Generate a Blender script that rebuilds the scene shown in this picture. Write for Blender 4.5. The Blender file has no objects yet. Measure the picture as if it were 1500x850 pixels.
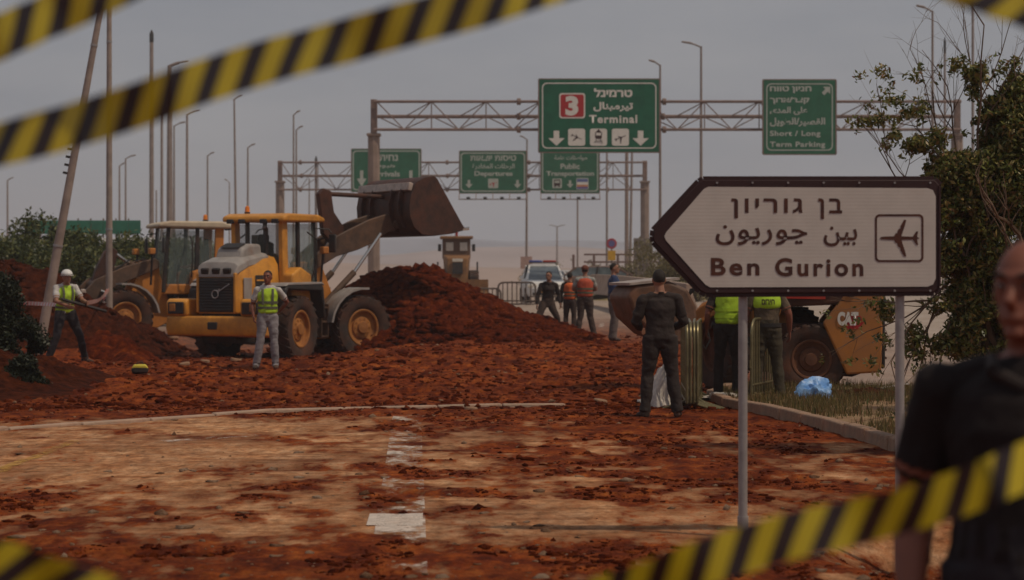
import bpy, bmesh, math, random
import numpy as np
from mathutils import Vector, Matrix, kdtree
R = math.radians
random.seed(7)
rng = np.random.default_rng(11)
sc = bpy.context.scene
C = sc.collection
# ------------------------------------------------------------------ camera, sky, sun
F = 3000.0            # focal length in pixels of the 1500 px wide photograph
CH = 1.7              # camera height
cd = bpy.data.cameras.new('camera'); cam = bpy.data.objects.new('camera', cd); C.objects.link(cam)
cd.sensor_width = 36; cd.lens = 72; cd.clip_start = .3; cd.clip_end = 6000
cd.shift_y = -20/1500
cam.location = (0, 0, CH); cam.rotation_euler = (R(90), 0, 0)
cd.dof.use_dof = True; cd.dof.focus_distance = 21; cd.dof.aperture_fstop = 3.0
sc.camera = cam
SUN_EL, SUN_AZ = 58, 62     # azimuth measured from -Y (behind the camera) towards +X
w = bpy.data.worlds.new("World"); sc.world = w; w.use_nodes = True
nt = w.node_tree; N = nt.nodes; L = nt.links
bg = N['Background']; bg.inputs[1].default_value = .13
sky = N.new('ShaderNodeTexSky'); sky.sky_type = 'NISHITA'; sky.sun_disc = False
sky.sun_elevation = R(SUN_EL); sky.sun_rotation = R(180-SUN_AZ); sky.air_density = 1.0; sky.dust_density = 3.0; sky.ozone_density = 1.0
tc = N.new('ShaderNodeTexCoord'); mp = N.new('ShaderNodeMapping'); mp.inputs['Scale'].default_value = (1.0, 1.0, 3.2)
nz = N.new('ShaderNodeTexNoise'); nz.inputs['Scale'].default_value = 4.2; nz.inputs['Detail'].default_value = 7; nz.inputs['Roughness'].default_value = .55
cr = N.new('ShaderNodeValToRGB'); cr.color_ramp.elements[0].position = .3; cr.color_ramp.elements[1].position = .72
cr.color_ramp.elements[0].color = (4.7, 5.0, 5.7, 1); cr.color_ramp.elements[1].color = (6.8, 6.8, 7.1, 1)
mx = N.new('ShaderNodeMix'); mx.data_type = 'RGBA'; mx.inputs[0].default_value = .86
L.new(tc.outputs['Generated'], mp.inputs[0]); L.new(mp.outputs[0], nz.inputs[0]); L.new(nz.outputs[0], cr.inputs[0])
L.new(sky.outputs[0], mx.inputs[6]); L.new(cr.outputs[0], mx.inputs[7]); L.new(mx.outputs[2], bg.inputs[0])
sd = bpy.data.lights.new('sun', 'SUN'); sd.energy = 4.8; sd.angle = R(1.0); sd.color = (1, .84, .64)
so = bpy.data.objects.new('sun', sd); C.objects.link(so)
sv = Vector((math.sin(R(SUN_AZ))*math.cos(R(SUN_EL)), -math.cos(R(SUN_AZ))*math.cos(R(SUN_EL)), math.sin(R(SUN_EL))))
so.rotation_euler = sv.to_track_quat('Z', 'Y').to_euler()
sc.view_settings.view_transform = 'Standard'; sc.view_settings.look = 'None'; sc.view_settings.gamma = 1
sc.view_settings.exposure = -1.45
sc.render.engine = 'CYCLES'; sc.cycles.use_denoising = True; sc.cycles.max_bounces = 6; sc.cycles.transparent_max_bounces = 12
sc.cycles.volume_bounces = 1

# ------------------------------------------------------------------ helpers
def X(px, Y): return (px-750)*Y/F
def Z(py, Y): return CH-(py-405)*Y/F
def P(px, py, Y): return Vector((X(px, Y), Y, Z(py, Y)))

def mat(name, col, rough=.75, var=.12, vscale=6, bump=0, bscale=40, metal=0, dust=0, dustcol=(.24, .085, .03), col2=None, spec=.4, up=False, edge=0):
    m = bpy.data.materials.new(name); m.use_nodes = True
    n = m.node_tree.nodes; l = m.node_tree.links; b = n['Principled BSDF']
    b.inputs['Roughness'].default_value = rough; b.inputs['Metallic'].default_value = metal
    b.inputs['Specular IOR Level'].default_value = spec
    t = n.new('ShaderNodeTexCoord')
    no = n.new('ShaderNodeTexNoise'); no.inputs['Scale'].default_value = vscale; no.inputs['Detail'].default_value = 6; no.inputs['Roughness'].default_value = .6
    l.new(t.outputs['Object'], no.inputs[0])
    r = n.new('ShaderNodeValToRGB'); r.color_ramp.elements[0].position = .35; r.color_ramp.elements[1].position = .65
    c2 = col2 or tuple(min(1, c*(1+var)) for c in col)
    c1 = col if col2 else tuple(c*(1-var) for c in col)
    r.color_ramp.elements[0].color = (*c1, 1); r.color_ramp.elements[1].color = (*c2, 1)
    l.new(no.outputs[0], r.inputs[0]); out = r.outputs[0]
    if dust:
        n2 = n.new('ShaderNodeTexNoise'); n2.inputs['Scale'].default_value = 2.3; n2.inputs['Detail'].default_value = 8; n2.inputs['Roughness'].default_value = .7
        l.new(t.outputs['Object'], n2.inputs[0])
        r2 = n.new('ShaderNodeValToRGB'); r2.color_ramp.elements[0].position = .62-.35*dust; r2.color_ramp.elements[1].position = .85-.2*dust
        l.new(n2.outputs[0], r2.inputs[0])
        mx = n.new('ShaderNodeMix'); mx.data_type = 'RGBA'; mx.inputs[7].default_value = (*dustcol, 1)
        ma = n.new('ShaderNodeMath'); ma.operation = 'MULTIPLY'; ma.inputs[1].default_value = min(1, .35+.6*dust)
        l.new(r2.outputs[0], ma.inputs[0]); l.new(ma.outputs[0], mx.inputs[0]); l.new(out, mx.inputs[6]); out = mx.outputs[2]
        r3 = n.new('ShaderNodeMapRange'); r3.inputs[3].default_value = rough; r3.inputs[4].default_value = .9
        l.new(ma.outputs[0], r3.inputs[0]); l.new(r3.outputs[0], b.inputs['Roughness'])
    l.new(out, b.inputs['Base Color'])
    if bump:
        n3 = n.new('ShaderNodeTexNoise'); n3.inputs['Scale'].default_value = bscale; n3.inputs['Detail'].default_value = 5
        l.new(t.outputs['Object'], n3.inputs[0])
        bp = n.new('ShaderNodeBump'); bp.inputs['Strength'].default_value = bump; bp.inputs['Distance'].default_value = .02
        l.new(n3.outputs[0], bp.inputs['Height']); l.new(bp.outputs[0], b.inputs['Normal'])
    return m

def glass(name, col=(.75, .85, .82), alpha=.35, rough=.08):
    m = bpy.data.materials.new(name); m.use_nodes = True
    n = m.node_tree.nodes; l = m.node_tree.links; b = n['Principled BSDF']
    b.inputs['Base Color'].default_value = (*col, 1); b.inputs['Roughness'].default_value = rough; b.inputs['Alpha'].default_value = alpha
    no = n.new('ShaderNodeTexNoise'); no.inputs['Scale'].default_value = 5; no.inputs['Detail'].default_value = 6
    t = n.new('ShaderNodeTexCoord'); l.new(t.outputs['Object'], no.inputs[0])
    mr = n.new('ShaderNodeMapRange'); mr.inputs[3].default_value = alpha*.7; mr.inputs[4].default_value = min(1, alpha*1.35)
    l.new(no.outputs[0], mr.inputs[0]); l.new(mr.outputs[0], b.inputs['Alpha'])
    return m

def leafmat(name, cols, rough=.5):
    m = bpy.data.materials.new(name); m.use_nodes = True
    n = m.node_tree.nodes; l = m.node_tree.links; b = n['Principled BSDF']
    g = n.new('ShaderNodeNewGeometry'); r = n.new('ShaderNodeValToRGB')
    el = r.color_ramp.elements
    el[0].color = (*cols[0], 1); el[1].color = (*cols[-1], 1)
    for i, c in enumerate(cols[1:-1]):
        e = el.new((i+1)/(len(cols)-1)); e.color = (*c, 1)
    l.new(g.outputs['Random Per Island'], r.inputs[0]); l.new(r.outputs[0], b.inputs['Base Color'])
    b.inputs['Roughness'].default_value = rough; b.inputs['Specular IOR Level'].default_value = .35
    tr = n.new('ShaderNodeBsdfTranslucent'); l.new(r.outputs[0], tr.inputs[0])
    ad = n.new('ShaderNodeMixShader'); ad.inputs[0].default_value = .25
    l.new(b.outputs[0], ad.inputs[1]); l.new(tr.outputs[0], ad.inputs[2]); l.new(ad.outputs[0], n['Material Output'].inputs[0])
    return m

def tag(o, label=None, cat=None, group=None, kind=None):
    if label: o['label'] = label
    if cat: o['category'] = cat
    if group: o['group'] = group
    if kind: o['kind'] = kind
    return o

def empty(name, loc, rz=0, label=None, cat=None, group=None):
    o = bpy.data.objects.new(name, None); C.objects.link(o); o.empty_display_size = .2
    o.location = loc; o.rotation_euler = (0, 0, rz)
    return tag(o, label, cat, group)

def link(name, me, parent=None):
    o = bpy.data.objects.new(name, me); C.objects.link(o)
    if parent: o.parent = parent
    return o

def kids(o): return [c for c in bpy.data.objects if c.parent == o]
def copy_tree(o, parent=None):
    c = o.copy(); C.objects.link(c); c.parent = parent
    for ch in kids(o): copy_tree(ch, c)
    return c

class MB:
    def __init__(s, M=None): s.v = []; s.f = []; s.M = M
    def add(s, vs, fs, T=None):
        k = len(s.v)
        for p in vs:
            p = Vector(p)
            if T is not None: p = T @ p
            if s.M is not None: p = s.M @ p
            s.v.append(p)
        s.f += [tuple(i+k for i in f) for f in fs]
        return s
    def box(s, c, d, rot=None, taper=1, T=None):
        x, y, z = d[0]/2, d[1]/2, d[2]/2
        vs = []
        for sz, t in ((-1, 1), (1, taper)):
            for sx, sy in ((-1, -1), (1, -1), (1, 1), (-1, 1)): vs.append(Vector((sx*x*t, sy*y*t, sz*z)))
        if rot is not None:
            Rm = Matrix.Rotation(rot[2], 3, 'Z') @ Matrix.Rotation(rot[1], 3, 'Y') @ Matrix.Rotation(rot[0], 3, 'X')
            vs = [Rm @ q for q in vs]
        vs = [q+Vector(c) for q in vs]
        return s.add(vs, [(3, 2, 1, 0), (4, 5, 6, 7), (0, 1, 5, 4), (1, 2, 6, 5), (2, 3, 7, 6), (3, 0, 4, 7)], T)
    def bar(s, a, b, w, h=None, T=None):
        a = Vector(a); b = Vector(b); d = b-a; q = d.to_track_quat('Z', 'Y').to_matrix(); h = h or w; l = d.length
        vs = []
        for z in (0, l):
            for sx, sy in ((-1, -1), (1, -1), (1, 1), (-1, 1)): vs.append(q @ Vector((sx*w/2, sy*h/2, z))+a)
        return s.add(vs, [(3, 2, 1, 0), (4, 5, 6, 7), (0, 1, 5, 4), (1, 2, 6, 5), (2, 3, 7, 6), (3, 0, 4, 7)], T)
    def tube(s, pts, rad, n=8, ell=None, cap=True, T=None, side=None):
        pts = [Vector(p) for p in pts]
        if not hasattr(rad, '__len__'): rad = [rad]*len(pts)
        vs = []; fs = []
        prev = None
        for i, p in enumerate(pts):
            if i == 0: d = pts[1]-p
            elif i == len(pts)-1: d = p-pts[-2]
            else: d = (pts[i+1]-p).normalized()+(p-pts[i-1]).normalized()
            if d.length < 1e-9: d = Vector((0, 0, 1))
            d.normalize()
            u = Vector(side) if side is not None else (prev if prev is not None else (Vector((1, 0, 0)) if abs(d.x) < .8 else Vector((0, 1, 0))))
            u = u-d*u.dot(d)
            if u.length < 1e-6: u = d.orthogonal()
            u.normalize(); prev = u; v = d.cross(u)
            r = rad[i]; ra, rb = (r if hasattr(r, '__len__') else (r, r))
            for k in range(n):
                a = 2*math.pi*k/n
                vs.append(p+u*ra*math.cos(a)+v*rb*math.sin(a))
        for i in range(len(pts)-1):
            for k in range(n):
                a = i*n+k; b = i*n+(k+1) % n
                fs.append((a, b, b+n, a+n))
        if cap:
            fs.append(tuple(range(n-1, -1, -1))); m = (len(pts)-1)*n; fs.append(tuple(range(m, m+n)))
        return s.add(vs, fs, T)
    def ell(s, c, r, n=12, m=8, T=None, rot=None):
        vs = []; fs = []; c = Vector(c)
        r = r if hasattr(r, '__len__') else (r, r, r)
        for i in range(m+1):
            th = math.pi*i/m
            for k in range(n):
                a = 2*math.pi*k/n
                q = Vector((r[0]*math.sin(th)*math.cos(a), r[1]*math.sin(th)*math.sin(a), r[2]*math.cos(th)))
                if rot is not None: q = rot @ q
                vs.append(c+q)
        for i in range(m):
            for k in range(n):
                a = i*n+k; b = i*n+(k+1) % n
                fs.append((a, a+n, b+n, b))
        return s.add(vs, fs, T)
    def prism(s, poly, a, b, plane='xz', T=None):
        """poly: 2-D outline; extruded from a to b along the missing axis"""
        n = len(poly); vs = []
        for h in (a, b):
            for p, q in poly:
                vs.append({'xz': (p, h, q), 'xy': (p, q, h), 'yz': (h, p, q)}[plane])
        area = sum(poly[i][0]*poly[(i+1) % n][1]-poly[(i+1) % n][0]*poly[i][1] for i in range(n))
        fl = (area > 0) ^ (plane == 'xz') ^ (b < a)
        fs = [tuple(range(n-1, -1, -1)) if fl else tuple(range(n)), tuple(range(n, 2*n)) if fl else tuple(range(2*n-1, n-1, -1))]
        for i in range(n):
            j = (i+1) % n
            fs.append((i, j, j+n, i+n) if fl else (j, i, i+n, j+n))
        return s.add(vs, fs, T)
    def lathe(s, prof, n=24, T=None, axis='y'):
        """prof: (radius, height along axis)"""
        vs = []; fs = []
        for r, h in prof:
            for k in range(n):
                a = 2*math.pi*k/n
                c, d = r*math.cos(a), r*math.sin(a)
                vs.append((c, h, d) if axis == 'y' else (c, d, h))
        for i in range(len(prof)-1):
            for k in range(n):
                a = i*n+k; b = i*n+(k+1) % n
                fs.append((a, b, b+n, a+n))
        return s.add(vs, fs, T)
    def build(s, name, m, parent=None, bevel=0, ang=35, sub=0, seg=2):
        me = bpy.data.meshes.new(name); me.from_pydata([tuple(p) for p in s.v], [], s.f)
        bm = bmesh.new(); bm.from_mesh(me)
        bmesh.ops.remove_doubles(bm, verts=bm.verts, dist=1e-5)
        bmesh.ops.recalc_face_normals(bm, faces=bm.faces); bm.to_mesh(me); bm.free()
        me.materials.append(m)
        me.shade_smooth(); me.set_sharp_from_angle(angle=R(ang))
        o = link(name, me, parent)
        if bevel:
            b = o.modifiers.new('bevel', 'BEVEL'); b.width = bevel; b.segments = seg; b.limit_method = 'ANGLE'; b.angle_limit = R(40)
        if sub:
            q = o.modifiers.new('sub', 'SUBSURF'); q.levels = q.render_levels = sub
        return o

def bake(o):
    """evaluate modifiers into the mesh"""
    bpy.context.view_layer.update()
    dg = bpy.context.evaluated_depsgraph_get()
    me = bpy.data.meshes.new_from_object(o.evaluated_get(dg))
    o.modifiers.clear(); o.data = me
    return o

# numpy value noise
def _h(ix, iy, seed):
    n = (ix*374761393+iy*668265263+seed*1442695041) & 0xffffffff
    n = ((n ^ (n >> 13))*1274126177) & 0xffffffff
    n = n ^ (n >> 16)
    return (n & 0xffff)/65535.0
def vn(x, y, seed=0):
    x = np.asarray(x, float); y = np.asarray(y, float)
    ix = np.floor(x).astype(np.int64); iy = np.floor(y).astype(np.int64)
    fx = x-ix; fy = y-iy; fx = fx*fx*(3-2*fx); fy = fy*fy*(3-2*fy)
    a = _h(ix, iy, seed); b = _h(ix+1, iy, seed); c = _h(ix, iy+1, seed); d = _h(ix+1, iy+1, seed)
    return (a*(1-fx)+b*fx)*(1-fy)+(c*(1-fx)+d*fx)*fy
def fbm(x, y, o=4, seed=0, g=.5):
    s = 0; a = 1; t = 0
    for i in range(o):
        s = s+a*vn(x*2**i+17*i, y*2**i+31*i, seed+i); t += a; a *= g
    return s/t
def ss(a, b, x): t = np.clip((x-a)/(b-a), 0, 1); return t*t*(3-2*t)
def bump(x, y, cx, cy, rx, ry): return np.exp(-((x-cx)/rx)**2-((y-cy)/ry)**2)

def npmesh(name, V, Fq, m, parent=None, smooth=True):
    me = bpy.data.meshes.new(name)
    V = np.asarray(V, np.float32); Fq = np.asarray(Fq, np.int32); k = Fq.shape[1]
    me.vertices.add(len(V)); me.vertices.foreach_set('co', V.ravel())
    me.loops.add(Fq.size); me.loops.foreach_set('vertex_index', Fq.ravel())
    me.polygons.add(len(Fq)); me.polygons.foreach_set('loop_start', np.arange(0, Fq.size, k, dtype=np.int32))
    me.update(calc_edges=True); me.materials.append(m)
    if smooth: me.shade_smooth()
    return link(name, me, parent)

# ------------------------------------------------------------------ terrain
def base_h(x, y):
    """the lie of the land without mud relief"""
    z = .0112*np.clip(y-42, 0, 50)*ss(-2.5, 1.5, x-.0*y)
    z = z-.26*ss(38, 46, y)*ss(-2, -4, x)*ss(-9.3, -8.2, x)*(1-ss(60, 75, y))
    z = z-.30*bump(x, y, 2.62, 13.0, .55, .9)          # hollow round the right sign pole
    return z
def kline(y):  # left edge line of the paved road (world x -> y)
    return y
def mud_mask(x, y):
    n1 = fbm(x*.55, y*.28, 4, 3); n2 = fbm(x*1.6, y*.7, 4, 9); n3 = fbm(x*5, y*2.6, 4, 21)
    edge = 24.6+.35*(x+3)*.6+ .8*(n2-.5)
    far = ss(-.4, 1.2, y-edge)                                   # mud apron beyond the edge strip
    far = far*(1-ss(2.6, 5.2, x-.04*(y-26))*ss(28, 34, y))       # clean road to the right beyond
    far = far*(1-ss(.8, 3.0, x+.02*(y-50))*ss(44, 50, y))
    mid = ss(-3.6, .6, x+3.2*(n1-.5)+1.6*(n2-.5))*ss(14.6, 16.4, y)*(.55+.45*ss(19, 23.5, y))                     # churned part right of the centre
    left = bump(x, y, -4.9, 16.0, 1.6, 1.2)+bump(x, y, -3.4, 14.4, 1.8, .9)*.8
    low = (1-ss(12.4, 13.8, y))*.48
    m = np.clip(far*1.1+mid*.66+left*.5+low+.22*(n1-.5), 0, 1.2)
    strip = np.exp(-((y-(13.75-.25*x))/.42)**2)*ss(-1.9, -1.2, x)  # swept pale strip
    dusty = bump(x+1.2*(n1-.5), y+2*(n2-.5), -3.2, 19.8, 1.7, 2.6)
    m = m+.07*(1-ss(25, 27, y))*ss(.42, .6, n1)
    m = m*(1-.65*strip)*(1-.55*dusty)
    n4 = fbm(x*2.2, y*1.3, 4, 33)
    wet = (1-ss(24, 27, y))*(1-.5*dusty)
    m = m+wet*.30*ss(.40, .62, n4)+.9*(n3-.5)*ss(.0, .35, m+.12*wet)+.5*(n2-.5)*ss(.05, .45, m)
    m = m+.28*tracks(x, y)*(.35+1.1*(n2-.2))-.10*ss(.5, .7, fbm(x*.9+y*.5, y*1.1-x*.3, 4, 71))
    return np.clip(m, 0, 1)
def tracks(x, y):
    """wheel tracks left in the dirt, 0..1"""
    t = 0
    for x0, y0, sl, cv, w_ in ((-2, 18.2, .16, .03, .22), (-2, 20.0, .16, .03, .22), (1.0, 15.6, -.22, .02, .2), (1.0, 17.4, -.22, .02, .2), (0, 22.8, .05, -.02, .25), (0, 24.4, .05, -.02, .25), (-1.5, 12.6, .10, .02, .17), (0, 31, .25, .01, .35), (0, 34, .25, .01, .35), (-2, 38, -.3, .0, .4)):
        d = (y-(y0+sl*(x-x0)+cv*(x-x0)**2+.25*(vn(x*.6, x*0+y0)-.5)))/w_
        t = t+np.exp(-d**4)*(.4+.6*vn(x*1.3+y0, x*0+3, 4))*(.75+.25*np.sin(x*42+y*9))
    return np.clip(t, 0, 1)
def relief(x, y, m=None):
    if m is None: m = mud_mask(x, y)
    a = fbm(x*2.6, y*1.5, 4, 41); b = fbm(x*9, y*6, 3, 55); c = fbm(x*.8, y*.6, 3, 77)
    apron = ss(26.5, 30, y)*(1-ss(52, 62, y))*(1-ss(3.4, 4.4, x))*ss(-16, -13, x+0*y)
    r = m*(.045*(a-.35)+.03*(b-.5))-.03*tracks(x, y)
    d_ = 1-np.abs(2*fbm(x*3.3, y*2.2, 4, 88)-1)
    r = r+apron*m*(.20*(c-.42)+.07*(a-.45)+.05*(b-.5)+.06*(d_-.8))
    r = r+apron*.22*bump(x, y, -1.5, 41, 4.5, 6)
    r = r*(1-.92*bump(x, y, -4.9, 40.5, 1.0, 3)*.8)
    return r+.003*(b-.5)
def ground_h(x, y):
    return base_h(x, y)+relief(x, y)
def gh(x, y): return float(ground_h(np.array([float(x)]), np.array([float(y)]))[0])
def G(px, py):
    """ground point seen at photo pixel (px,py)"""
    Ys = 9*np.exp(np.linspace(0, 4.9, 2400)); xs = (px-750)*Ys/F
    k = np.nonzero(CH-(py-405)*Ys/F <= ground_h(xs, Ys))[0]
    Y = float(Ys[k[0]]) if len(k) else 1200.
    x = X(px, Y); return Vector((x, Y, gh(x, Y)))

def terrain_material():
    m = bpy.data.materials.new('road_and_mud'); m.use_nodes = True
    n = m.node_tree.nodes; l = m.node_tree.links; b = n['Principled BSDF']
    at = n.new('ShaderNodeAttribute'); at.attribute_name = 'mud'
    t = n.new('ShaderNodeTexCoord')
    mp = n.new('ShaderNodeMapping'); mp.inputs['Scale'].default_value = (1, .55, 1); l.new(t.outputs['Object'], mp.inputs[0])
    def noise(s, d=6, r=.6, src=mp):
        q = n.new('ShaderNodeTexNoise'); q.inputs['Scale'].default_value = s; q.inputs['Detail'].default_value = d; q.inputs['Roughness'].default_value = r
        l.new(src.outputs[0] if src is mp else src, q.inputs[0]); return q
    def ramp(f, stops):
        r = n.new('ShaderNodeValToRGB'); e = r.color_ramp.elements
        e[0].position, e[0].color = stops[0][0], (*stops[0][1], 1); e[1].position, e[1].color = stops[-1][0], (*stops[-1][1], 1)
        for p, c in stops[1:-1]:
            q = e.new(p); q.color = (*c, 1)
        l.new(f, r.inputs[0]); return r
    n1 = noise(3.5, 9, .74); n2 = noise(9, 10, .74); n3 = noise(.7, 4)
    road = ramp(n1.outputs[0], [(.3, (.30, .11, .04)), (.45, (.46, .23, .11)), (.58, (.55, .33, .185)), (.74, (.60, .40, .27))])
    mud = ramp(n1.outputs[0], [(.30, (.05, .008, .002)), (.44, (.125, .021, .004)), (.56, (.25, .055, .009)), (.74, (.44, .15, .03))])
    strk = n.new('ShaderNodeMapping'); strk.inputs['Scale'].default_value = (.35, 1.6, 1); strk.inputs['Rotation'].default_value = (0, 0, R(-12)); l.new(t.outputs['Object'], strk.inputs[0]); n5 = noise(1.6, 8, .7, strk.outputs[0]); stk = ramp(n5.outputs[0], [(.36, (.55, .45, .38)), (.5, (.95, .9, .88)), (.66, (1.35, 1.38, 1.42))])
    fine = ramp(n2.outputs[0], [(.38, (.38, .32, .28)), (.6, (1.2, 1.15, 1.1))])
    dk = ramp(n3.outputs[0], [(.35, (.6, .55, .55)), (.65, (1.25, 1.25, 1.2))])
    ad = n.new('ShaderNodeMath'); ad.operation = 'ADD'
    sb = n.new('ShaderNodeMath'); sb.operation = 'MULTIPLY_ADD'; sb.inputs[1].default_value = 1.5; sb.inputs[2].default_value = -.72
    l.new(n2.outputs[0], sb.inputs[0]); l.new(at.outputs['Fac'], ad.inputs[0]); l.new(sb.outputs[0], ad.inputs[1])
    fr = n.new('ShaderNodeMapRange'); fr.inputs[1].default_value = .24; fr.inputs[2].default_value = .52; l.new(ad.outputs[0], fr.inputs[0])
    mx = n.new('ShaderNodeMix'); mx.data_type = 'RGBA'; l.new(fr.outputs[0], mx.inputs[0])
    rs = n.new('ShaderNodeMix'); rs.data_type = 'RGBA'; rs.blend_type = 'MULTIPLY'; rs.inputs[0].default_value = .85; l.new(road.outputs[0], rs.inputs[6]); l.new(stk.outputs[0], rs.inputs[7]); l.new(rs.outputs[2], mx.inputs[6]); l.new(mud.outputs[0], mx.inputs[7])
    def mul(a, bb, f=1):
        q = n.new('ShaderNodeMix'); q.data_type = 'RGBA'; q.blend_type = 'MULTIPLY'; q.inputs[0].default_value = f
        l.new(a, q.inputs[6]); l.new(bb, q.inputs[7]); return q.outputs[2]
    o = mul(mul(mx.outputs[2], fine.outputs[0], .75), dk.outputs[0], .7)
    # far ground: attribute 'far' turns to pale dry land
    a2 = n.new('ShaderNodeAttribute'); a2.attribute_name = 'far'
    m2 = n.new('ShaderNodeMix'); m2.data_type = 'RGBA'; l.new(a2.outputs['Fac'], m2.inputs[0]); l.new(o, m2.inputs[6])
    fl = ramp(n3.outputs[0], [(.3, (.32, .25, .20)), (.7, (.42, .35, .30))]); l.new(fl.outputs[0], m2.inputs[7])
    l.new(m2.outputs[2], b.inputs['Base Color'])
    b.inputs['Roughness'].default_value = .93; b.inputs['Specular IOR Level'].default_value = .08
    bp = n.new('ShaderNodeBump'); bp.inputs['Strength'].default_value = .8; bp.inputs['Distance'].default_value = .03
    l.new(n2.outputs[0], bp.inputs['Height']); l.new(bp.outputs[0], b.inputs['Normal'])
    return m
M_GROUND = terrain_material()

def add_attr(o, name, vals):
    a = o.data.attributes.new(name, 'FLOAT', 'POINT'); a.data.foreach_set('value', np.asarray(vals, np.float32))

def make_ground():
    ys = np.concatenate([np.linspace(-60, 9, 12), 9.3*np.exp(np.linspace(0, math.log(110/9.3), 520)), 112*np.exp(np.linspace(0, math.log(1500/112), 60))[1:]])
    us = np.linspace(-1, 1, 520)
    side = np.array([1.15, 1.4, 1.9, 3, 6, 15])
    U = np.concatenate([-side[::-1], us, side])
    hw = np.clip(.27*ys, 3.0, 400)+1.0
    XX = U[None, :]*hw[:, None]
    far = np.abs(U) > 14
    XX[:, far] = np.sign(U[far])[None, :]*1500
    XX[:, ~far] = np.clip(XX[:, ~far], -1400, 1400)
    XX = np.sort(XX, axis=1)
    YY = np.repeat(ys[:, None], len(U), 1)
    m = mud_mask(XX, YY)
    m = np.where(YY > 75, m*0.2, m)
    Zz = base_h(XX, YY)+relief(XX, YY, m)
    V = np.stack([XX, YY, Zz], -1).reshape(-1, 3)
    r, c = XX.shape
    i = np.arange(r-1)[:, None]*c+np.arange(c-1)[None, :]
    Fq = np.stack([i, i+1, i+c+1, i+c], -1).reshape(-1, 4)
    o = npmesh('ground', V, Fq, M_GROUND)
    add_attr(o, 'mud', m.ravel())
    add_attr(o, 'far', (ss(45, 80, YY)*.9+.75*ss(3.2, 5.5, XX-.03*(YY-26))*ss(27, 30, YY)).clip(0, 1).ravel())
    tag(o, kind='structure')
make_ground()

# ------------------------------------------------------------------ materials
M_YEL = mat('loader_yellow', (.62, .27, .035), .42, .14, 3, dust=.52, bump=.05)
M_ORG = mat('loader_orange', (.52, .19, .03), .5, .12, 3, dust=.5)
M_GREYP = mat('grey_hood', (.30, .27, .25), .5, .15, 4, dust=.25)
M_BLK = mat('black_paint', (.022, .019, .018), .55, .2, 5, dust=.3, dustcol=(.12, .05, .03))
M_TYRE = mat('tyre_rubber', (.03, .024, .021), .9, .3, 8, dust=.75, dustcol=(.12, .038, .016), bump=.3)
M_RIM = mat('rim', (.40, .16, .03), .6, .25, 8, dust=.75, dustcol=(.20, .065, .025))
M_STEEL = mat('bucket_steel', (.035, .014, .009), .6, .3, 5, bump=.25, bscale=14, col2=(.075, .028, .016), dust=.4, dustcol=(.14, .04, .018))
M_WORN = mat('worn_steel', (.42, .34, .29), .5, .2, 9, metal=.3, dust=.2)
M_ARM = mat('lift_arm_paint', (.075, .045, .03), .55, .3, 5, dust=.6, dustcol=(.20, .10, .055))
M_CHROME = mat('chrome', (.6, .58, .55), .2, .05, 8, metal=.9)
M_WIN = glass('cab_glass', (.22, .28, .26), .22)
M_WIN2 = glass('pale_reflecting_glass', (.45, .50, .47), .38, .12)  # paler tint puts reflected light into the glass colour
M_AMBER = mat('amber_lamp', (.75, .22, .02), .3)
M_LAMP = mat('lamp_lens', (.6, .55, .48), .25)
M_REDL = mat('red_lens', (.30, .02, .012), .3)
M_MUDRIM = mat('muddy_rim', (.10, .04, .02), .85, .3, 8, dust=.7, dustcol=(.16, .06, .03))
M_SEAT = mat('seat_fabric', (.03, .028, .028), .9)
M_WHITE = mat('white_paint', (.72, .70, .67), .45, .06, 4, dust=.2, dustcol=(.5, .38, .3))
M_GALV = mat('galvanised_steel', (.36, .34, .33), .45, .12, 12, metal=.45)
M_POLE = mat('weathered_pole', (.30, .235, .20), .75, .2, 3, bump=.1)
M_MAST = mat('mast_steel', (.24, .19, .17), .65, .15, 3)
M_GANT = mat('gantry_steel', (.20, .135, .115), .6, .2, 3, dust=.2)
M_CONC = mat('concrete_column', (.24, .175, .145), .85, .15, 2, bump=.15)
M_KERB = mat('kerb_stone', (.33, .22, .15), .9, .3, 5, bump=.6, dust=.75, dustcol=(.22, .08, .035))
M_GREEN = mat('green_sign_face', (.008, .105, .055), .45, .15, 2)
M_GREEN2 = mat('green_sign_face_faded', (.018, .115, .062), .55, .15, 2)
M_SIGNW = mat('sign_white', (.66, .62, .57), .5, .05, 8)
M_SIGNG = mat('sign_faded_white', (.40, .42, .38), .6, .08, 8)
M_SIGNR = mat('sign_red', (.38, .018, .02), .5)
M_SIGNB = mat('sign_dark_print', (.035, .012, .012), .6)

# ------------------------------------------------------------------ lettering
AR = {}
for ch, b, n in (('ا', 0xFE8D, 2), ('ب', 0xFE8F, 4), ('ة', 0xFE93, 2), ('ت', 0xFE95, 4), ('ح', 0xFEA1, 4), ('د', 0xFEA9, 2), ('ر', 0xFEAD, 2),
                 ('ص', 0xFEB9, 4), ('ط', 0xFEC1, 4), ('ع', 0xFEC9, 4), ('غ', 0xFECD, 4), ('ق', 0xFED5, 4), ('ل', 0xFEDD, 4), ('م', 0xFEE1, 4),
                 ('ن', 0xFEE5, 4), ('ه', 0xFEE9, 4), ('و', 0xFEED, 2), ('ى', 0xFEEF, 2), ('ي', 0xFEF1, 4), ('چ', 0xFB7A, 4)):
    AR[ch] = (b, n)
def arabic(s):
    out = []
    for i, ch in enumerate(s):
        if ch not in AR: out.append(ch); continue
        b, n = AR[ch]
        pv = i > 0 and s[i-1] in AR and AR[s[i-1]][1] == 4
        nx = i < len(s)-1 and s[i+1] in AR and n == 4
        k = 3 if pv and nx else 1 if pv else 2 if nx else 0
        out.append(chr(b+k))
    return ''.join(out)[::-1]
def heb(s): return s[::-1]
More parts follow.
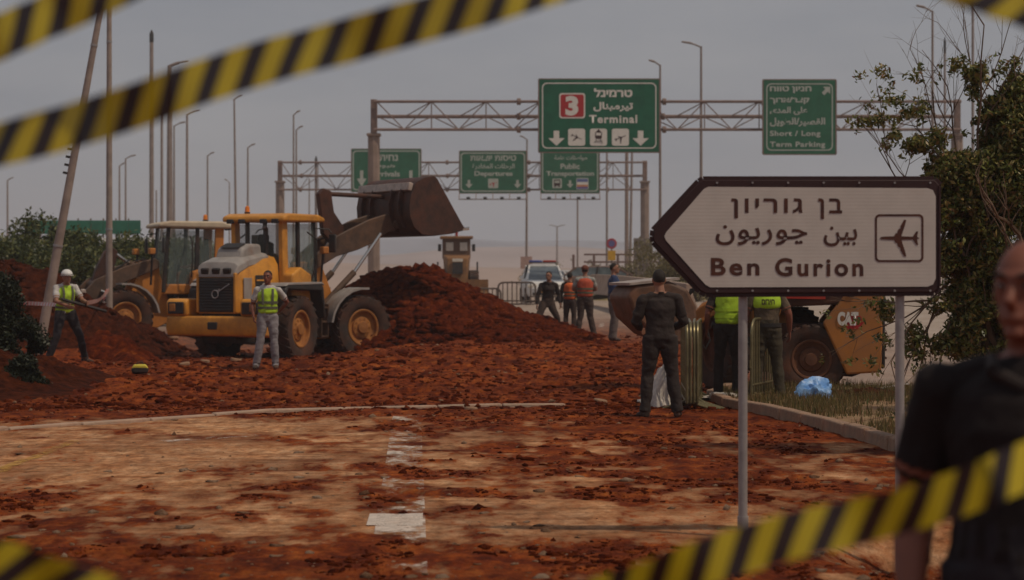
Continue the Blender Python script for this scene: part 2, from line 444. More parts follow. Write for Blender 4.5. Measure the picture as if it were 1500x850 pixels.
def text(body, box, y, m, parent, bold=.02, name='lettering', spacing=1.0, depth=.0):
    """box = (x0,x1,z0,z1) in the parent's frame; text lies in the plane y facing -Y"""
    c = bpy.data.curves.new('t', 'FONT'); c.body = body; c.size = 1; c.offset = bold; c.space_character = spacing; c.resolution_u = 4
    o = bpy.data.objects.new('t', c); C.objects.link(o); bpy.context.view_layer.update()
    me = bpy.data.meshes.new_from_object(o.evaluated_get(bpy.context.evaluated_depsgraph_get()))
    bpy.data.objects.remove(o); bpy.data.curves.remove(c)
    n = len(me.vertices); V = np.zeros(n*3); me.vertices.foreach_get('co', V); V = V.reshape(-1, 3)
    lo = V.min(0); hi = V.max(0)
    x0, x1, z0, z1 = box
    W = np.zeros_like(V)
    W[:, 0] = x0+(V[:, 0]-lo[0])/(hi[0]-lo[0])*(x1-x0)
    W[:, 2] = z0+(V[:, 1]-lo[1])/(hi[1]-lo[1])*(z1-z0); W[:, 1] = y
    me.vertices.foreach_set('co', W.ravel()); me.materials.clear(); me.materials.append(m)
    # neighbouring glyphs that touch are set a hair apart in depth
    par = list(range(n))
    def fd(a):
        while par[a] != a: par[a] = par[par[a]]; a = par[a]
        return a
    for e in me.edges: par[fd(e.vertices[0])] = fd(e.vertices[1])
    rt = {}; 
    for i in range(n): rt.setdefault(fd(i), len(rt))
    for i in range(n): W[i, 1] -= .0004*(rt[fd(i)] % 4)
    me.vertices.foreach_set('co', W.ravel())
    me.name = name
    return link(name, me, parent)
def rrect(x0, x1, z0, z1, r, n=5):
    pts = []
    for cx, cz, a0 in ((x1-r, z1-r, 0), (x0+r, z1-r, 90), (x0+r, z0+r, 180), (x1-r, z0+r, 270)):
        for i in range(n+1):
            a = R(a0+90*i/n); pts.append((cx+r*math.cos(a), cz+r*math.sin(a)))
    return pts
def arrow(cx, cz, h, w, ang=0):
    """block arrow pointing down, rotated"""
    p = [(-.16*w, .5*h), (.16*w, .5*h), (.16*w, -.02*h), (.5*w, .05*h), (0, -.5*h), (-.5*w, .05*h), (-.16*w, -.02*h)]
    p = [(-.17*w, .5*h), (.17*w, .5*h), (.17*w, .0*h), (.5*w, .0*h), (0, -.5*h), (-.5*w, .0*h), (-.17*w, .0*h)]
    c, s = math.cos(ang), math.sin(ang)
    return [(cx+a*c-b*s, cz+a*s+b*c) for a, b in p]
def flat(poly, y, m, parent, name='symbol', th=.004):
    return MB().prism(poly, y, y-th).build(name, m, parent)
PLANE = [(-.5, 0), (-.46, .03), (-.36, .04), (-.12, .045), (.04, .25), (.055, .24), (.03, .26), (.075, .42), (.11, .43), (.05, .2), (.06, .1), (.06, .045), (.34, .035),
         (.42, .17), (.46, .17), (.44, .03), (.5, 0)]
PLANE = [(-.5, 0), (-.46, .028), (-.36, .04), (-.14, .045), (-.10, .12), (-.06, .12), (-.05, .19), (-.02, .23), (.02, .24), (.02, .30), (.11, .46), (.17, .46), (.13, .30),
         (.06, .10), (.05, .045), (.33, .035), (.42, .17), (.47, .17), (.44, .03), (.5, 0)]
def plane_poly(cx, cz, s, ang=0, tilt=1):
    pts = PLANE+[(a, -b*tilt) for a, b in PLANE[-2:0:-1]]
    c, q = math.cos(ang), math.sin(ang)
    return [(cx+s*(a*c-b*q), cz+s*(a*q+b*c)) for a, b in pts]

# ------------------------------------------------------------------ foreground direction sign
def direction_sign():
    Y = 13.27; k = Y/F
    x0 = X(1200, Y); g = gh(X(1090, Y), Y)
    t = empty('direction_sign', (x0, Y, 0), 0, 'white arrow-shaped road sign reading Ben Gurion with an aeroplane symbol on two metal poles', 'road sign')
    lx = lambda px: (px-1200)*k
    lz = lambda py: Z(py, Y)
    out = [(957, 346), (958, 338), (1024, 267), (1030, 264), (1368, 264), (1376, 272), (1376, 420), (1368, 428), (1034, 430), (1026, 426), (958, 354)]
    inn = [(973, 346), (976, 340), (1031, 277), (1037, 274), (1358, 276), (1366, 279), (1370, 288), (1370, 408), (1366, 417), (1358, 420), (1040, 421), (1033, 417), (975, 352)]
    tf = lambda pl: [(lx(a), lz(b)) for a, b in pl]
    MB().prism(tf(out), -.012, .03).build('backing_panel', M_SIGNB, t, bevel=.004)
    wm = mat('sheeting_white', (.57, .52, .47), .4, .05, 5, dust=.18, dustcol=(.42, .32, .25)); nn = wm.node_tree
    wv = nn.nodes.new('ShaderNodeTexWave'); wv.bands_direction = 'Z'; wv.inputs['Scale'].default_value = 14; wv.inputs['Distortion'].default_value = .3
    tcc = nn.nodes.new('ShaderNodeTexCoord'); nn.links.new(tcc.outputs['Object'], wv.inputs[0])
    bp = nn.nodes.new('ShaderNodeBump'); bp.inputs['Strength'].default_value = .10; bp.inputs['Distance'].default_value = .002
    nn.links.new(wv.outputs[0], bp.inputs['Height']); nn.links.new(bp.outputs[0], nn.nodes['Principled BSDF'].inputs['Normal'])
    MB().prism(tf(inn), -.016, -.010).build('sign_face', wm, t)
    # frame rim
    rim = MB()
    o2 = tf(out)
    for i in range(len(o2)):
        a, b = o2[i], o2[(i+1) % len(o2)]
        rim.bar((a[0], .005, a[1]), (b[0], .005, b[1]), .012, .05)
    rim.build('edge_trim', M_SIGNB, t)
    bx = lambda a, b, c, d: (lx(a), lx(b), lz(d), lz(c))
    ink = mat('sign_lettering_brown', (.045, .014, .012), .6, .35, 12, col2=(.10, .03, .015))
    text(heb('גוריון'), bx(1071, 1175, 291, 320), -.018, ink, t, .022, spacing=1.25)
    text(heb('בן'), bx(1198, 1233, 291, 321), -.018, ink, t, .022, spacing=1.3)
    text(arabic('چوريون'), bx(1048, 1182, 330, 362), -.018, ink, t, .016, spacing=1.1)
    text(arabic('بين'), bx(1206, 1255, 332, 361), -.018, ink, t, .016)
    text('Ben', bx(1041, 1112, 378, 404), -.018, ink, t, .028, spacing=1.25)
    text('Gurion', bx(1135, 1264, 378, 405), -.018, ink, t, .028, spacing=1.25)
    # boxed aeroplane
    r = MB(); o = rrect(lx(1281), lx(1352), lz(384), lz(314), .03); i2 = rrect(lx(1284), lx(1349), lz(381), lz(317), .02)
    n = len(o); vs = [(a, -.0185, b) for a, b in o]+[(a, -.0185, b) for a, b in i2]
    r.add(vs, [(i, (i+1) % n, n+(i+1) % n, n+i) for i in range(n)]).build('symbol_border', ink, t)
    p = plane_poly(lx(1317), lz(349), 58*k)
    flat(p, -.017, ink, t, 'aeroplane_symbol', .002)
    for px in (1090, 1321):
        b = MB(); gx = X(px, Y); gz = gh(gx, Y+.07)
        b.tube([(lx(px), .07, gz-.25), (lx(px), .07, lz(262))], .030, 20); pl = b.build('pole', M_GALV, t)
        if px == 1090:
            MB().tube([(lx(px), .07, gz-.1), (lx(px), .07, gz+.14)], .036, 20).build('pole_sleeve', M_GALV, pl)
        for zz in (285, 345, 405):
            MB().box((lx(px), .045, lz(zz)), (.12, .05, .035)).build('clamp', M_GALV, t, bevel=.004)
    for px in range(1050, 1370, 52):
        MB().tube([(lx(px), -.02, lz(268)), (lx(px), -.012, lz(268))], .007, 8).build('rivet', M_GALV, t)
        MB().tube([(lx(px), -.02, lz(426)), (lx(px), -.012, lz(426))], .007, 8).build('rivet', M_GALV, t)
direction_sign()

# ------------------------------------------------------------------ gantries and their signs
def gantry(Y, px0, px1, zt, zm, zb, colpx, colw, coltop, joints, label, dpx):
    s = F/Y
    t = empty('sign_gantry', (0, Y, 0), 0, label, 'gantry')
    d = .75
    ch = {}
    ztop, zmid, zbot = Z(zt, Y), Z(zm, Y), Z(zb, Y)
    for nm, z, yy, r in (('t', ztop, 0, .065), ('m', zmid, d, .085), ('b', zbot, 0, .065)):
        MB().tube([(X(px0, Y), yy, z), (X(px1, Y), yy, z)], r, 10).build('chord', M_GANT, t)
    x = px0+4; proto = {}
    i = 0
    while x+dpx <= px1:
        xa, xb = X(x, Y), X(x+dpx, Y)
        pa = (xa, 0, zbot) if i % 2 else (xa, 0, ztop); pb = (xb, 0, ztop) if i % 2 else (xb, 0, zbot)
        for a, b in ((pa, pb), ((xa, d, zmid), pb), ((xa, 0, ztop), (xa, 0, zbot)) if i % 2 == 0 else ((xa, 0, zbot), (xb, d, zmid))):
            key = (tuple(round(b[j]-a[j], 3) for j in range(3)))
            if key not in proto:
                m = MB().tube([(0, 0, 0), (b[0]-a[0], b[1]-a[1], b[2]-a[2])], .026, 6).build('brace', M_GANT, t); proto[key] = m.data
                m.location = a
            else:
                m = link('brace', proto[key], t); m.location = a
        x += dpx; i += 1
    for j in joints:
        for z, yy in ((ztop, 0), (zmid, d), (zbot, 0)):
            MB().tube([(X(j, Y)-.09, yy, z), (X(j, Y)+.09, yy, z)], .15, 12).build('flange', M_GANT, t, bevel=.02)
    for cp in colpx:
        cx = X(cp, Y); gz = gh(cx, Y)
        MB().tube([(cx, d*.4, gz-.3), (cx, d*.4, Z(coltop, Y))], [(colw/2/s, colw/2/s*.9)]*2, 8).build('column', M_CONC, t, bevel=.03)
        MB().box((cx, d*.4, Z(coltop, Y)-.06), (colw/s*1.12, colw/s*1.1, .12)).build('column_cap', M_CONC, t, bevel=.02)
        MB().box((cx, d*.4, (Z(coltop, Y)+ztop+.12)/2), (colw/s*.5, colw/s*.55, ztop+.12-Z(coltop, Y))).build('post', M_GANT, t, bevel=.02)
    return t
gantry(91, 548, 1408, 149, 169, 190, (547, 1404), 18, 195, (760, 973, 1187), 'near overhead truss gantry carrying the big green Terminal 3 sign', 40)
gantry(136, 408, 948, 238, 257, 278, (409.5, 945), 13, 265, (440, 655, 775, 890), 'farther truss gantry holding three smaller green signs behind the terminal 3 sign', 27)

def board(name, Y, box, label, green, border=True, bw=3, depth=.12):
    a, b, c, d = box; s = F/Y; cx = (a+b)/2
    t = empty(name, (X(cx, Y), Y-.12, Z(d, Y)), 0, label, 'sign')
    t['k'] = 0
    lx = lambda px: (px-cx)/s; lz = lambda py: (d-py)/s
    w = (b-a)/s; h = (d-c)/s
    MB().box((0, 0, h/2), (w, .07, h)).build('panel', green, t, bevel=.01)
    fr = MB(); 
    for p, q in (((-w/2, 0, 0), (w/2, 0, 0)), ((-w/2, 0, h), (w/2, 0, h)), ((-w/2, 0, 0), (-w/2, 0, h)), ((w/2, 0, 0), (w/2, 0, h))): fr.bar(p, q, .06, .09)
    fr.build('edge_frame', M_GANT, t)
    if border:
        e = bw*1.6/s; g = e+1.6/s
        o = rrect(-w/2+e, w/2-e, e, h-e, .22); i2 = rrect(-w/2+g, w/2-g, g, h-g, .19); n = len(o)
        MB().add([(p, -.044, q) for p, q in o]+[(p, -.044, q) for p, q in i2], [(i, (i+1) % n, n+(i+1) % n, n+i) for i in range(n)]).build('border_line', M_SIGNW if green is M_GREEN else M_SIGNG, t)
    for yy in (.2,):
        MB().box((-w*.3, .1, h*.5), (.08, .12, h*.9)).build('mounting_bar', M_GANT, t)
        MB().box((w*.3, .1, h*.5), (.08, .12, h*.9)).build('mounting_bar', M_GANT, t)
    return t, lx, lz, (lambda a, b, c, d: (lx(a), lx(b), lz(d), lz(c)))
def plate(parent, lx, lz, a, b, c, d, m, name='symbol_plate', r=.1, y=-.042):
    return flat(rrect(lx(a), lx(b), lz(d), lz(c), r), y, m, parent, name)

t, lx, lz, bx = board('overhead_sign', 90.6, (789, 966, 117, 223), 'large green overhead sign reading Terminal with a red number 3 square', M_GREEN)
plate(t, lx, lz, 819, 857, 137, 174, M_SIGNW, 'number_border', .12)
nb = plate(t, lx, lz, 821, 855, 139, 172, M_SIGNR, 'number_plate', .1, -.047)
text('3', bx(828, 847, 141, 170), -.053, M_SIGNW, t, .05)
text(heb('טרמינל'), bx(870, 926, 130, 143), -.044, M_SIGNW, t, .04)
text(arabic('تيرمينال'), bx(869, 927, 150, 164), -.044, M_SIGNW, t, .035)
text('Terminal', bx(863, 933, 169, 181), -.044, M_SIGNW, t, .03, spacing=1.15)
for px in (815, 938): flat(arrow(lx(px), lz(203), 22*90.6/F, 24*90.6/F), -.042, M_SIGNW, t, 'down_arrow')
for i, px in enumerate((844.5, 876.5, 908.5)):
    plate(t, lx, lz, px-12.5, px+12.5, 189, 214, M_SIGNW, r=.1)
    k = 90.6/F
    if i == 0: flat(plane_poly(lx(px), lz(201), 17*k, R(155), .35), -.048, M_SIGNB, t, 'landing_plane_symbol')
    if i == 2: flat(plane_poly(lx(px), lz(202), 18*k, R(200), .35), -.048, M_SIGNB, t, 'departing_plane_symbol')
    if i == 1:
        cx, cz = lx(px), lz(201)
        flat(rrect(cx-5*k, cx+5*k, cz-3*k, cz+8*k, 3*k), -.048, M_SIGNB, t, 'train_symbol')
        flat([(cx-4*k, cz+2*k), (cx+4*k, cz+2*k), (cx+3.4*k, cz+6*k), (cx-3.4*k, cz+6*k)], -.053, M_SIGNW, t, 'train_window')
        for s_ in (-1, 1): MB().bar((cx+s_*3*k, -.05, cz-3*k), (cx+s_*6*k, -.05, cz-9*k), .05, .01).build('train_rail', M_SIGNB, t)
        MB().bar((cx-5*k, -.05, cz-6*k), (cx+5*k, -.05, cz-6*k), .05, .01).build('train_rail', M_SIGNB, t)
        flat([(cx-3*k, cz+8*k), (cx+3*k, cz+8*k), (cx, cz+11.5*k)], -.048, M_SIGNB, t, 'train_roof')

t, lx, lz, bx = board('overhead_sign', 90.6, (1117, 1224, 118, 226), 'square green overhead sign reading Short / Long Term Parking', M_GREEN2)
text(heb('חניון טווח'), bx(1127, 1188, 127, 137), -.044, M_SIGNG, t, .04)
text(heb('קצר/ארוך'), bx(1127, 1185, 143, 153), -.044, M_SIGNG, t, .04)
text(arabic('على المدى'), bx(1127, 1182, 157, 169), -.044, M_SIGNG, t, .03)
text(arabic('القصير/الطويل'), bx(1127, 1208, 173, 186), -.044, M_SIGNG, t, .03)
text('Short / Long', bx(1127, 1201, 192, 202), -.044, M_SIGNG, t, .03, spacing=1.1)
text('Term Parking', bx(1127, 1208, 208, 218), -.044, M_SIGNG, t, .03, spacing=1.1)
flat(arrow(lx(1210), lz(133), 15*90/F, 15*90/F, R(135)), -.042, M_SIGNG, t, 'up_arrow')

def lampbar(t, lx, lz, a, b):
    k = 136/F
    MB().bar((lx(a), -.9, lz(293)), (lx(b), -.9, lz(293)), .07).build('lamp_rail', M_GANT, t)
    n = 5
    for i in range(n):
        px = a+(b-a)*i/(n-1); MB().bar((lx(px), -.02, lz(283)), (lx(px), -.9, lz(293)), .05).build('hanger', M_GANT, t)
    for i in range(4):
        px = a+(b-a)*(i+.55)/4; MB().box((lx(px), -.95, lz(291.5)), (.24, .25, .18)).build('floodlight', M_BLK, t, bevel=.02)
t, lx, lz, bx = board('overhead_sign', 135.5, (673, 771, 222, 283), 'middle green sign reading Departures on the farther gantry', M_GREEN2, bw=1.2)
text(heb('טיסות יוצאות'), bx(689, 756, 228, 236), -.044, M_SIGNG, t, .03)
text(arabic('الرحلات المغادرة'), bx(692, 754, 240, 249), -.044, M_SIGNG, t, .02)
text('Departures', bx(695, 751, 251, 260), -.044, M_SIGNG, t, .03)
for px in (687, 758): flat(arrow(lx(px), lz(270), 12*136/F, 11*136/F), -.042, M_SIGNG, t, 'down_arrow')
plate(t, lx, lz, 715, 730, 262, 276, M_SIGNG, r=.08); flat(plane_poly(lx(722.5), lz(269), 12*136/F, R(200), .4), -.048, M_SIGNR, t, 'departing_plane_symbol')
lampbar(t, lx, lz, 673, 771)
t, lx, lz, bx = board('overhead_sign', 135.5, (792, 878, 205, 283), 'green sign reading Public Transportation just below the terminal 3 sign', M_GREEN2, bw=1.2)
text(arabic('مواصلات عامة'), bx(812, 860, 228, 236), -.044, M_SIGNG, t, .02)
text('Public', bx(821, 849, 240, 248), -.044, M_SIGNG, t, .03)
text('Transportation', bx(800, 870, 251, 260), -.044, M_SIGNG, t, .03)
plate(t, lx, lz, 809, 823, 262, 276, M_SIGNG, r=.08)
k = 136/F; cx, cz = lx(816), lz(268.5)
flat(rrect(cx-4.5*k, cx+4.5*k, cz-4*k, cz+5*k, .05), -.048, M_SIGNB, t, 'bus_symbol'); flat([(cx-3.4*k, cz), (cx+3.4*k, cz), (cx+3.4*k, cz+3.5*k), (cx-3.4*k, cz+3.5*k)], -.053, M_SIGNG, t, 'bus_window')
for s_ in (-1, 1): flat([(cx+s_*3*k-1*k, cz-6*k), (cx+s_*3*k+1*k, cz-6*k), (cx+s_*3*k+1*k, cz-4*k), (cx+s_*3*k-1*k, cz-4*k)], -.048, M_SIGNB, t, 'bus_wheel')
flat(arrow(lx(835), lz(270), 11*k, 10*k), -.042, M_SIGNG, t, 'down_arrow')
plate(t, lx, lz, 844, 862, 261, 278, M_SIGNG, r=.06)
for c, d, m in ((262.5, 267, mat('sign_blue', (.10, .13, .30), .5)), (267, 271, M_SIGNW), (271, 274, mat('sign_orange', (.5, .2, .08), .5)), (274, 277, mat('sign_blue_dark', (.12, .10, .28), .5))):
    flat([(lx(845), lz(d)), (lx(861), lz(d)), (lx(861), lz(c)), (lx(845), lz(c))], -.048, m, t, 'logo_band')
lampbar(t, lx, lz, 792, 878)
t, lx, lz, bx = board('overhead_sign', 135.5, (515, 617, 219, 281), 'leftmost green sign of the farther gantry, partly behind the concrete column and the raised bucket', M_GREEN2, bw=1.2)
text(heb('נחיתות'), bx(543, 583, 227, 236), -.044, M_SIGNG, t, .03)
text(arabic('هبوط'), bx(548, 579, 240, 247), -.044, M_SIGNG, t, .025)
text('Arrivals', bx(544, 586, 251, 259), -.044, M_SIGNG, t, .03)
for px in (530, 602): flat(arrow(lx(px), lz(262), 24*136/F, 14*136/F), -.042, M_SIGNG, t, 'down_arrow')

# ------------------------------------------------------------------ street lamps, masts and poles
def lamp(px, top, Hh, arm, label, wpx=None, double=False, head=14, lean=0, group='street lamps along the road'):
    s = (405-top)/(Hh-CH); Y = F/s; x = X(px, Y)
    gz = gh(x, Y) if Y < 110 else float(base_h(np.array([x]), np.array([Y]))[0])
    t = empty('street_lamp', (x, Y, gz), 0, label, 'street lamp', group)
    zt = Z(top, Y)-gz; r = (wpx/2/s) if wpx else .085
    lx_ = lean/s
    MB().tube([(-lx_, 0, -.3), (-lx_, 0, 0), (0, 0, zt)], [r*1.15, r*1.15, r*.62], 8).build('mast', M_MAST, t)
    for a in ([arm, -arm] if double else [arm]):
        la = a/s; k = 1 if a > 0 else -1
        MB().tube([(0, 0, zt-.05), (la*.25, 0, zt+.06), (la*.5, 0, zt+.14)], r*.5, 6).build('arm', M_MAST, t)
        L_ = abs(la)*.62; q = MB(); 
        q.tube([(la*.4, 0, zt+.12), (la*.55, 0, zt+.16), (la*.95, 0, zt+.22), (la, 0, zt+.21)], [(.05, .03), (.12, .055), (.12, .045), (.04, .02)], 8, side=(0, 1, 0))
        q.build('lamp_head', M_MAST, t)
    return t
LM = [(11, 264, 10, 9, 'lone small street lamp at the far left edge above the bushes'),
      (175, 243, 10, 9, 'slim street lamp with short head, left of a slightly closer one'),
      (184, 232, 10, 15, 'street lamp between the straight utility pole and the capped mast'),
      (255, 184, 11, 17, 'lower of two lamps immediately right of the thick lamp mast'),
      (274, 167, 11, 19, 'street lamp just right of the thick lamp mast, head angled up'),
      (304, 228, 10, 10, 'short street lamp above the cab of the left loader'),
      (343, 145, 12, 12, 'tall leaning street lamp standing between two short lamps over the loader cabs'),
      (363, 216, 10, 11, 'street lamp above the right edge of the front loader cab roof'),
      (430, 168, 11, 10, 'taller lamp of the close pair left of the far gantry column'),
      (434, 190, 11, 10, 'shorter lamp of the close pair behind the far gantry truss'),
      (772, 204, 11, -11, 'street lamp with its head to the left passing behind the Departures sign edge'),
      (967, 95, 12, -17, 'street lamp rising behind the right edge of the terminal 3 sign'),
      (1027, 68, 13, -29, 'tall street lamp with long arm right of the terminal 3 sign')]
for px, tp, Hh, arm, lab in LM:
    lamp(px, tp, Hh, arm, lab, lean={343: -4, 772: 1}.get(px, 0), wpx={1027: 5, 967: 4.5, 274: 5, 343: 4}.get(px, 3.6))
lamp(1366, 16, 13, -24, 'highest street lamp, at the right above the leafy tree', wpx=5)
lamp(248.5, 96, 13, 28, 'thickest street lamp mast with long dark head, above the left loader', wpx=10)
lamp(336, 267, 9, -7, 'tiny pale street lamp far off over the front loader cab', wpx=2.4)
lamp(816, 332, 9, 12, 'far double-headed street lamp over the white police car', wpx=3, double=True)
def mast(px, top, Hh, wpx, label, name='mast', cap=True, pxb=None, cat='mast', m=None):
    s = (405-top)/(Hh-CH); Y = F/s; x = X(px, Y); gz = 0 if Y > 110 else gh(x, Y)
    t = empty(name, (x, Y, gz), 0, label, cat)
    zt = Z(top, Y)-gz; dx = ((pxb or px)-px)/s
    MB().tube([(dx*1.0, 0, -.4), (0, 0, zt)], [wpx/2/s*1.1, wpx/2/s*.8], 10).build('shaft', m or M_MAST, t)
    if cap:
        MB().tube([(0, 0, zt), (0, 0, zt+.5), (0, 0, zt+.75)], [wpx/s*.45, wpx/s*.45, wpx/s*.1], 8).build('cap', M_BLK, t)
    return t
mast(222, 62, 16, 7, 'tall grey mast with a dark cap left of the thick lamp mast')
mast(237, 165, 12, 4.5, 'thin plain pole between the capped mast and the thick lamp mast', cap=False)
mast(229, 279, 8, 2.6, 'faint short pole seen between the two masts on the left', cap=False)
mast(463, 245, 9, 4.5, 'short dark pole in front of the far gantry left of the raised loader arm')
mast(453, 262, 9, 2.2, 'thin wire-like pole beside the far gantry column', cap=False)
mast(846, 290, 8, 3, 'thin pole under the Public Transportation sign', cap=False)
mast(889, 218, 10, 3.4, 'slim pole right of the Public Transportation sign', cap=False)
mast(918, 218, 11, 6, 'thick pale pole left of the far gantry right column', cap=False, m=M_CONC)
mast(926, 218, 11, 4, 'slightly leaning pole against the thick pale pole', cap=False, pxb=922)
mast(1425, -6, 14, 4.5, 'tall thin pole rising above the tree on the right', cap=False)
mast(1384, 78, 12, 4, 'pole with a bulbous dark top behind the twigs on the right')

# utility poles at the left
def utility_pole(pb, yb, pt, yt, w0, w1, label, Y, steps=False):
    b = P(pb, yb, Y); t_ = P(pt, yt, Y)
    t = empty('utility_pole', b, 0, label, 'utility pole')
    s = F/Y; d = t_-b
    n = 6; pts = [d*(i/n) for i in range(-0, n+1)]; pts[0] = d*(-.04)
    MB().tube(pts, [(w0+(w1-w0)*i/n)/2/s for i in range(n+1)], 12).build('shaft', M_POLE, t)
    for f in (.3, .62, .85):
        MB().tube([d*f, d*(f+.006)], (w0+(w1-w0)*f)/2/s*1.12, 12).build('band', M_GALV, t)
    if steps:
        for i in range(5):
            f = .50+.022*i; q = d*f; MB().bar(q, q+Vector((-.16, -.02, .03)), .05).build('step', M_BLK, t)
    return t
utility_pole(56, 522, 152, -12, 15, 8.5, 'leaning grey utility pole, tilted to the right, at the far left', 42, True)
utility_pole(160, 487, 160, -12, 10.5, 7, 'upright grey utility pole standing in the red soil by the left loader', 55)

# ------------------------------------------------------------------ wheels and loaders
def wheel(parent, c, ra, w, T, side, rimf=.56, rim=None):
    """tyre mesh with lugs, axis along local y; T places it, side=+1/-1 is the outer side"""
    Tm = T @ Matrix.Translation(c)
    b = MB(Tm)
    h = w/2; rr = ra*rimf
    prof = [(rr, -h*.72), (rr*1.12, -h*.9), (ra*.78, -h), (ra*.93, -h*.95), (ra*.975, -h*.7), (ra*.98, 0), (ra*.975, h*.7), (ra*.93, h*.95), (ra*.78, h), (rr*1.12, h*.9), (rr, h*.72)]
    b.lathe(prof, 40)
    nl = 22
    for i in range(nl):
        for sg in (-1, 1):
            a = 2*math.pi*(i+(.5 if sg > 0 else 0))/nl
            Rt = Matrix.Rotation(-a, 4, 'Y')
            b.box((0, 0, 0), (ra*.055, h*1.0, ra*.15), T=Rt @ Matrix.Translation((ra*.965, sg*h*.48, 0)) @ Matrix.Rotation(sg*.5, 4, 'X'))
    o = b.build('wheel', M_TYRE, parent)
    r = MB(Tm); s = side
    r.lathe([(rr*1.02, s*h*.80), (rr*.98, s*h*.84), (rr*.90, s*h*.80), (rr*.86, s*h*.50), (rr*.62, s*h*.38), (rr*.58, s*h*.55), (rr*.34, s*h*.62), (rr*.30, s*h*.80), (.001, s*h*.84)], 32)
    r.lathe([(rr*1.02, -s*h*.80), (rr*.9, -s*h*.75), (rr*.6, -s*h*.3), (.001, -s*h*.3)], 32)
    for i in range(10):
        a = 2*math.pi*i/10; r.tube([(rr*.47*math.cos(a), s*h*.56, rr*.47*math.sin(a)), (rr*.47*math.cos(a), s*h*.66, rr*.47*math.sin(a))], rr*.035, 6)
    r.build('rim', rim or M_RIM, o)
    return o

def bucket_mb(prof, halfw, T, th=.05):
    """prof: outline from cutting edge along floor and back to the top rim (x,z)"""
    b = MB(T)
    n = len(prof)
    cx = sum(p[0] for p in prof)/n; cz = sum(p[1] for p in prof)/n
    inner = []
    for i in range(n):
        a = prof[max(0, i-1)]; c = prof[min(n-1, i+1)]
        dx, dz = c[0]-a[0], c[1]-a[1]; l = math.hypot(dx, dz); nx, nz = -dz/l, dx/l
        if (cx-prof[i][0])*nx+(cz-prof[i][1])*nz < 0: nx, nz = -nx, -nz
        inner.append((prof[i][0]+nx*th, prof[i][1]+nz*th))
    loop = prof+inner[::-1]
    b.prism(loop, -halfw, halfw)
    for s in (-1, 1):
        b.prism(prof, s*halfw, s*(halfw-.04))
        b.v  # side plates
    return b

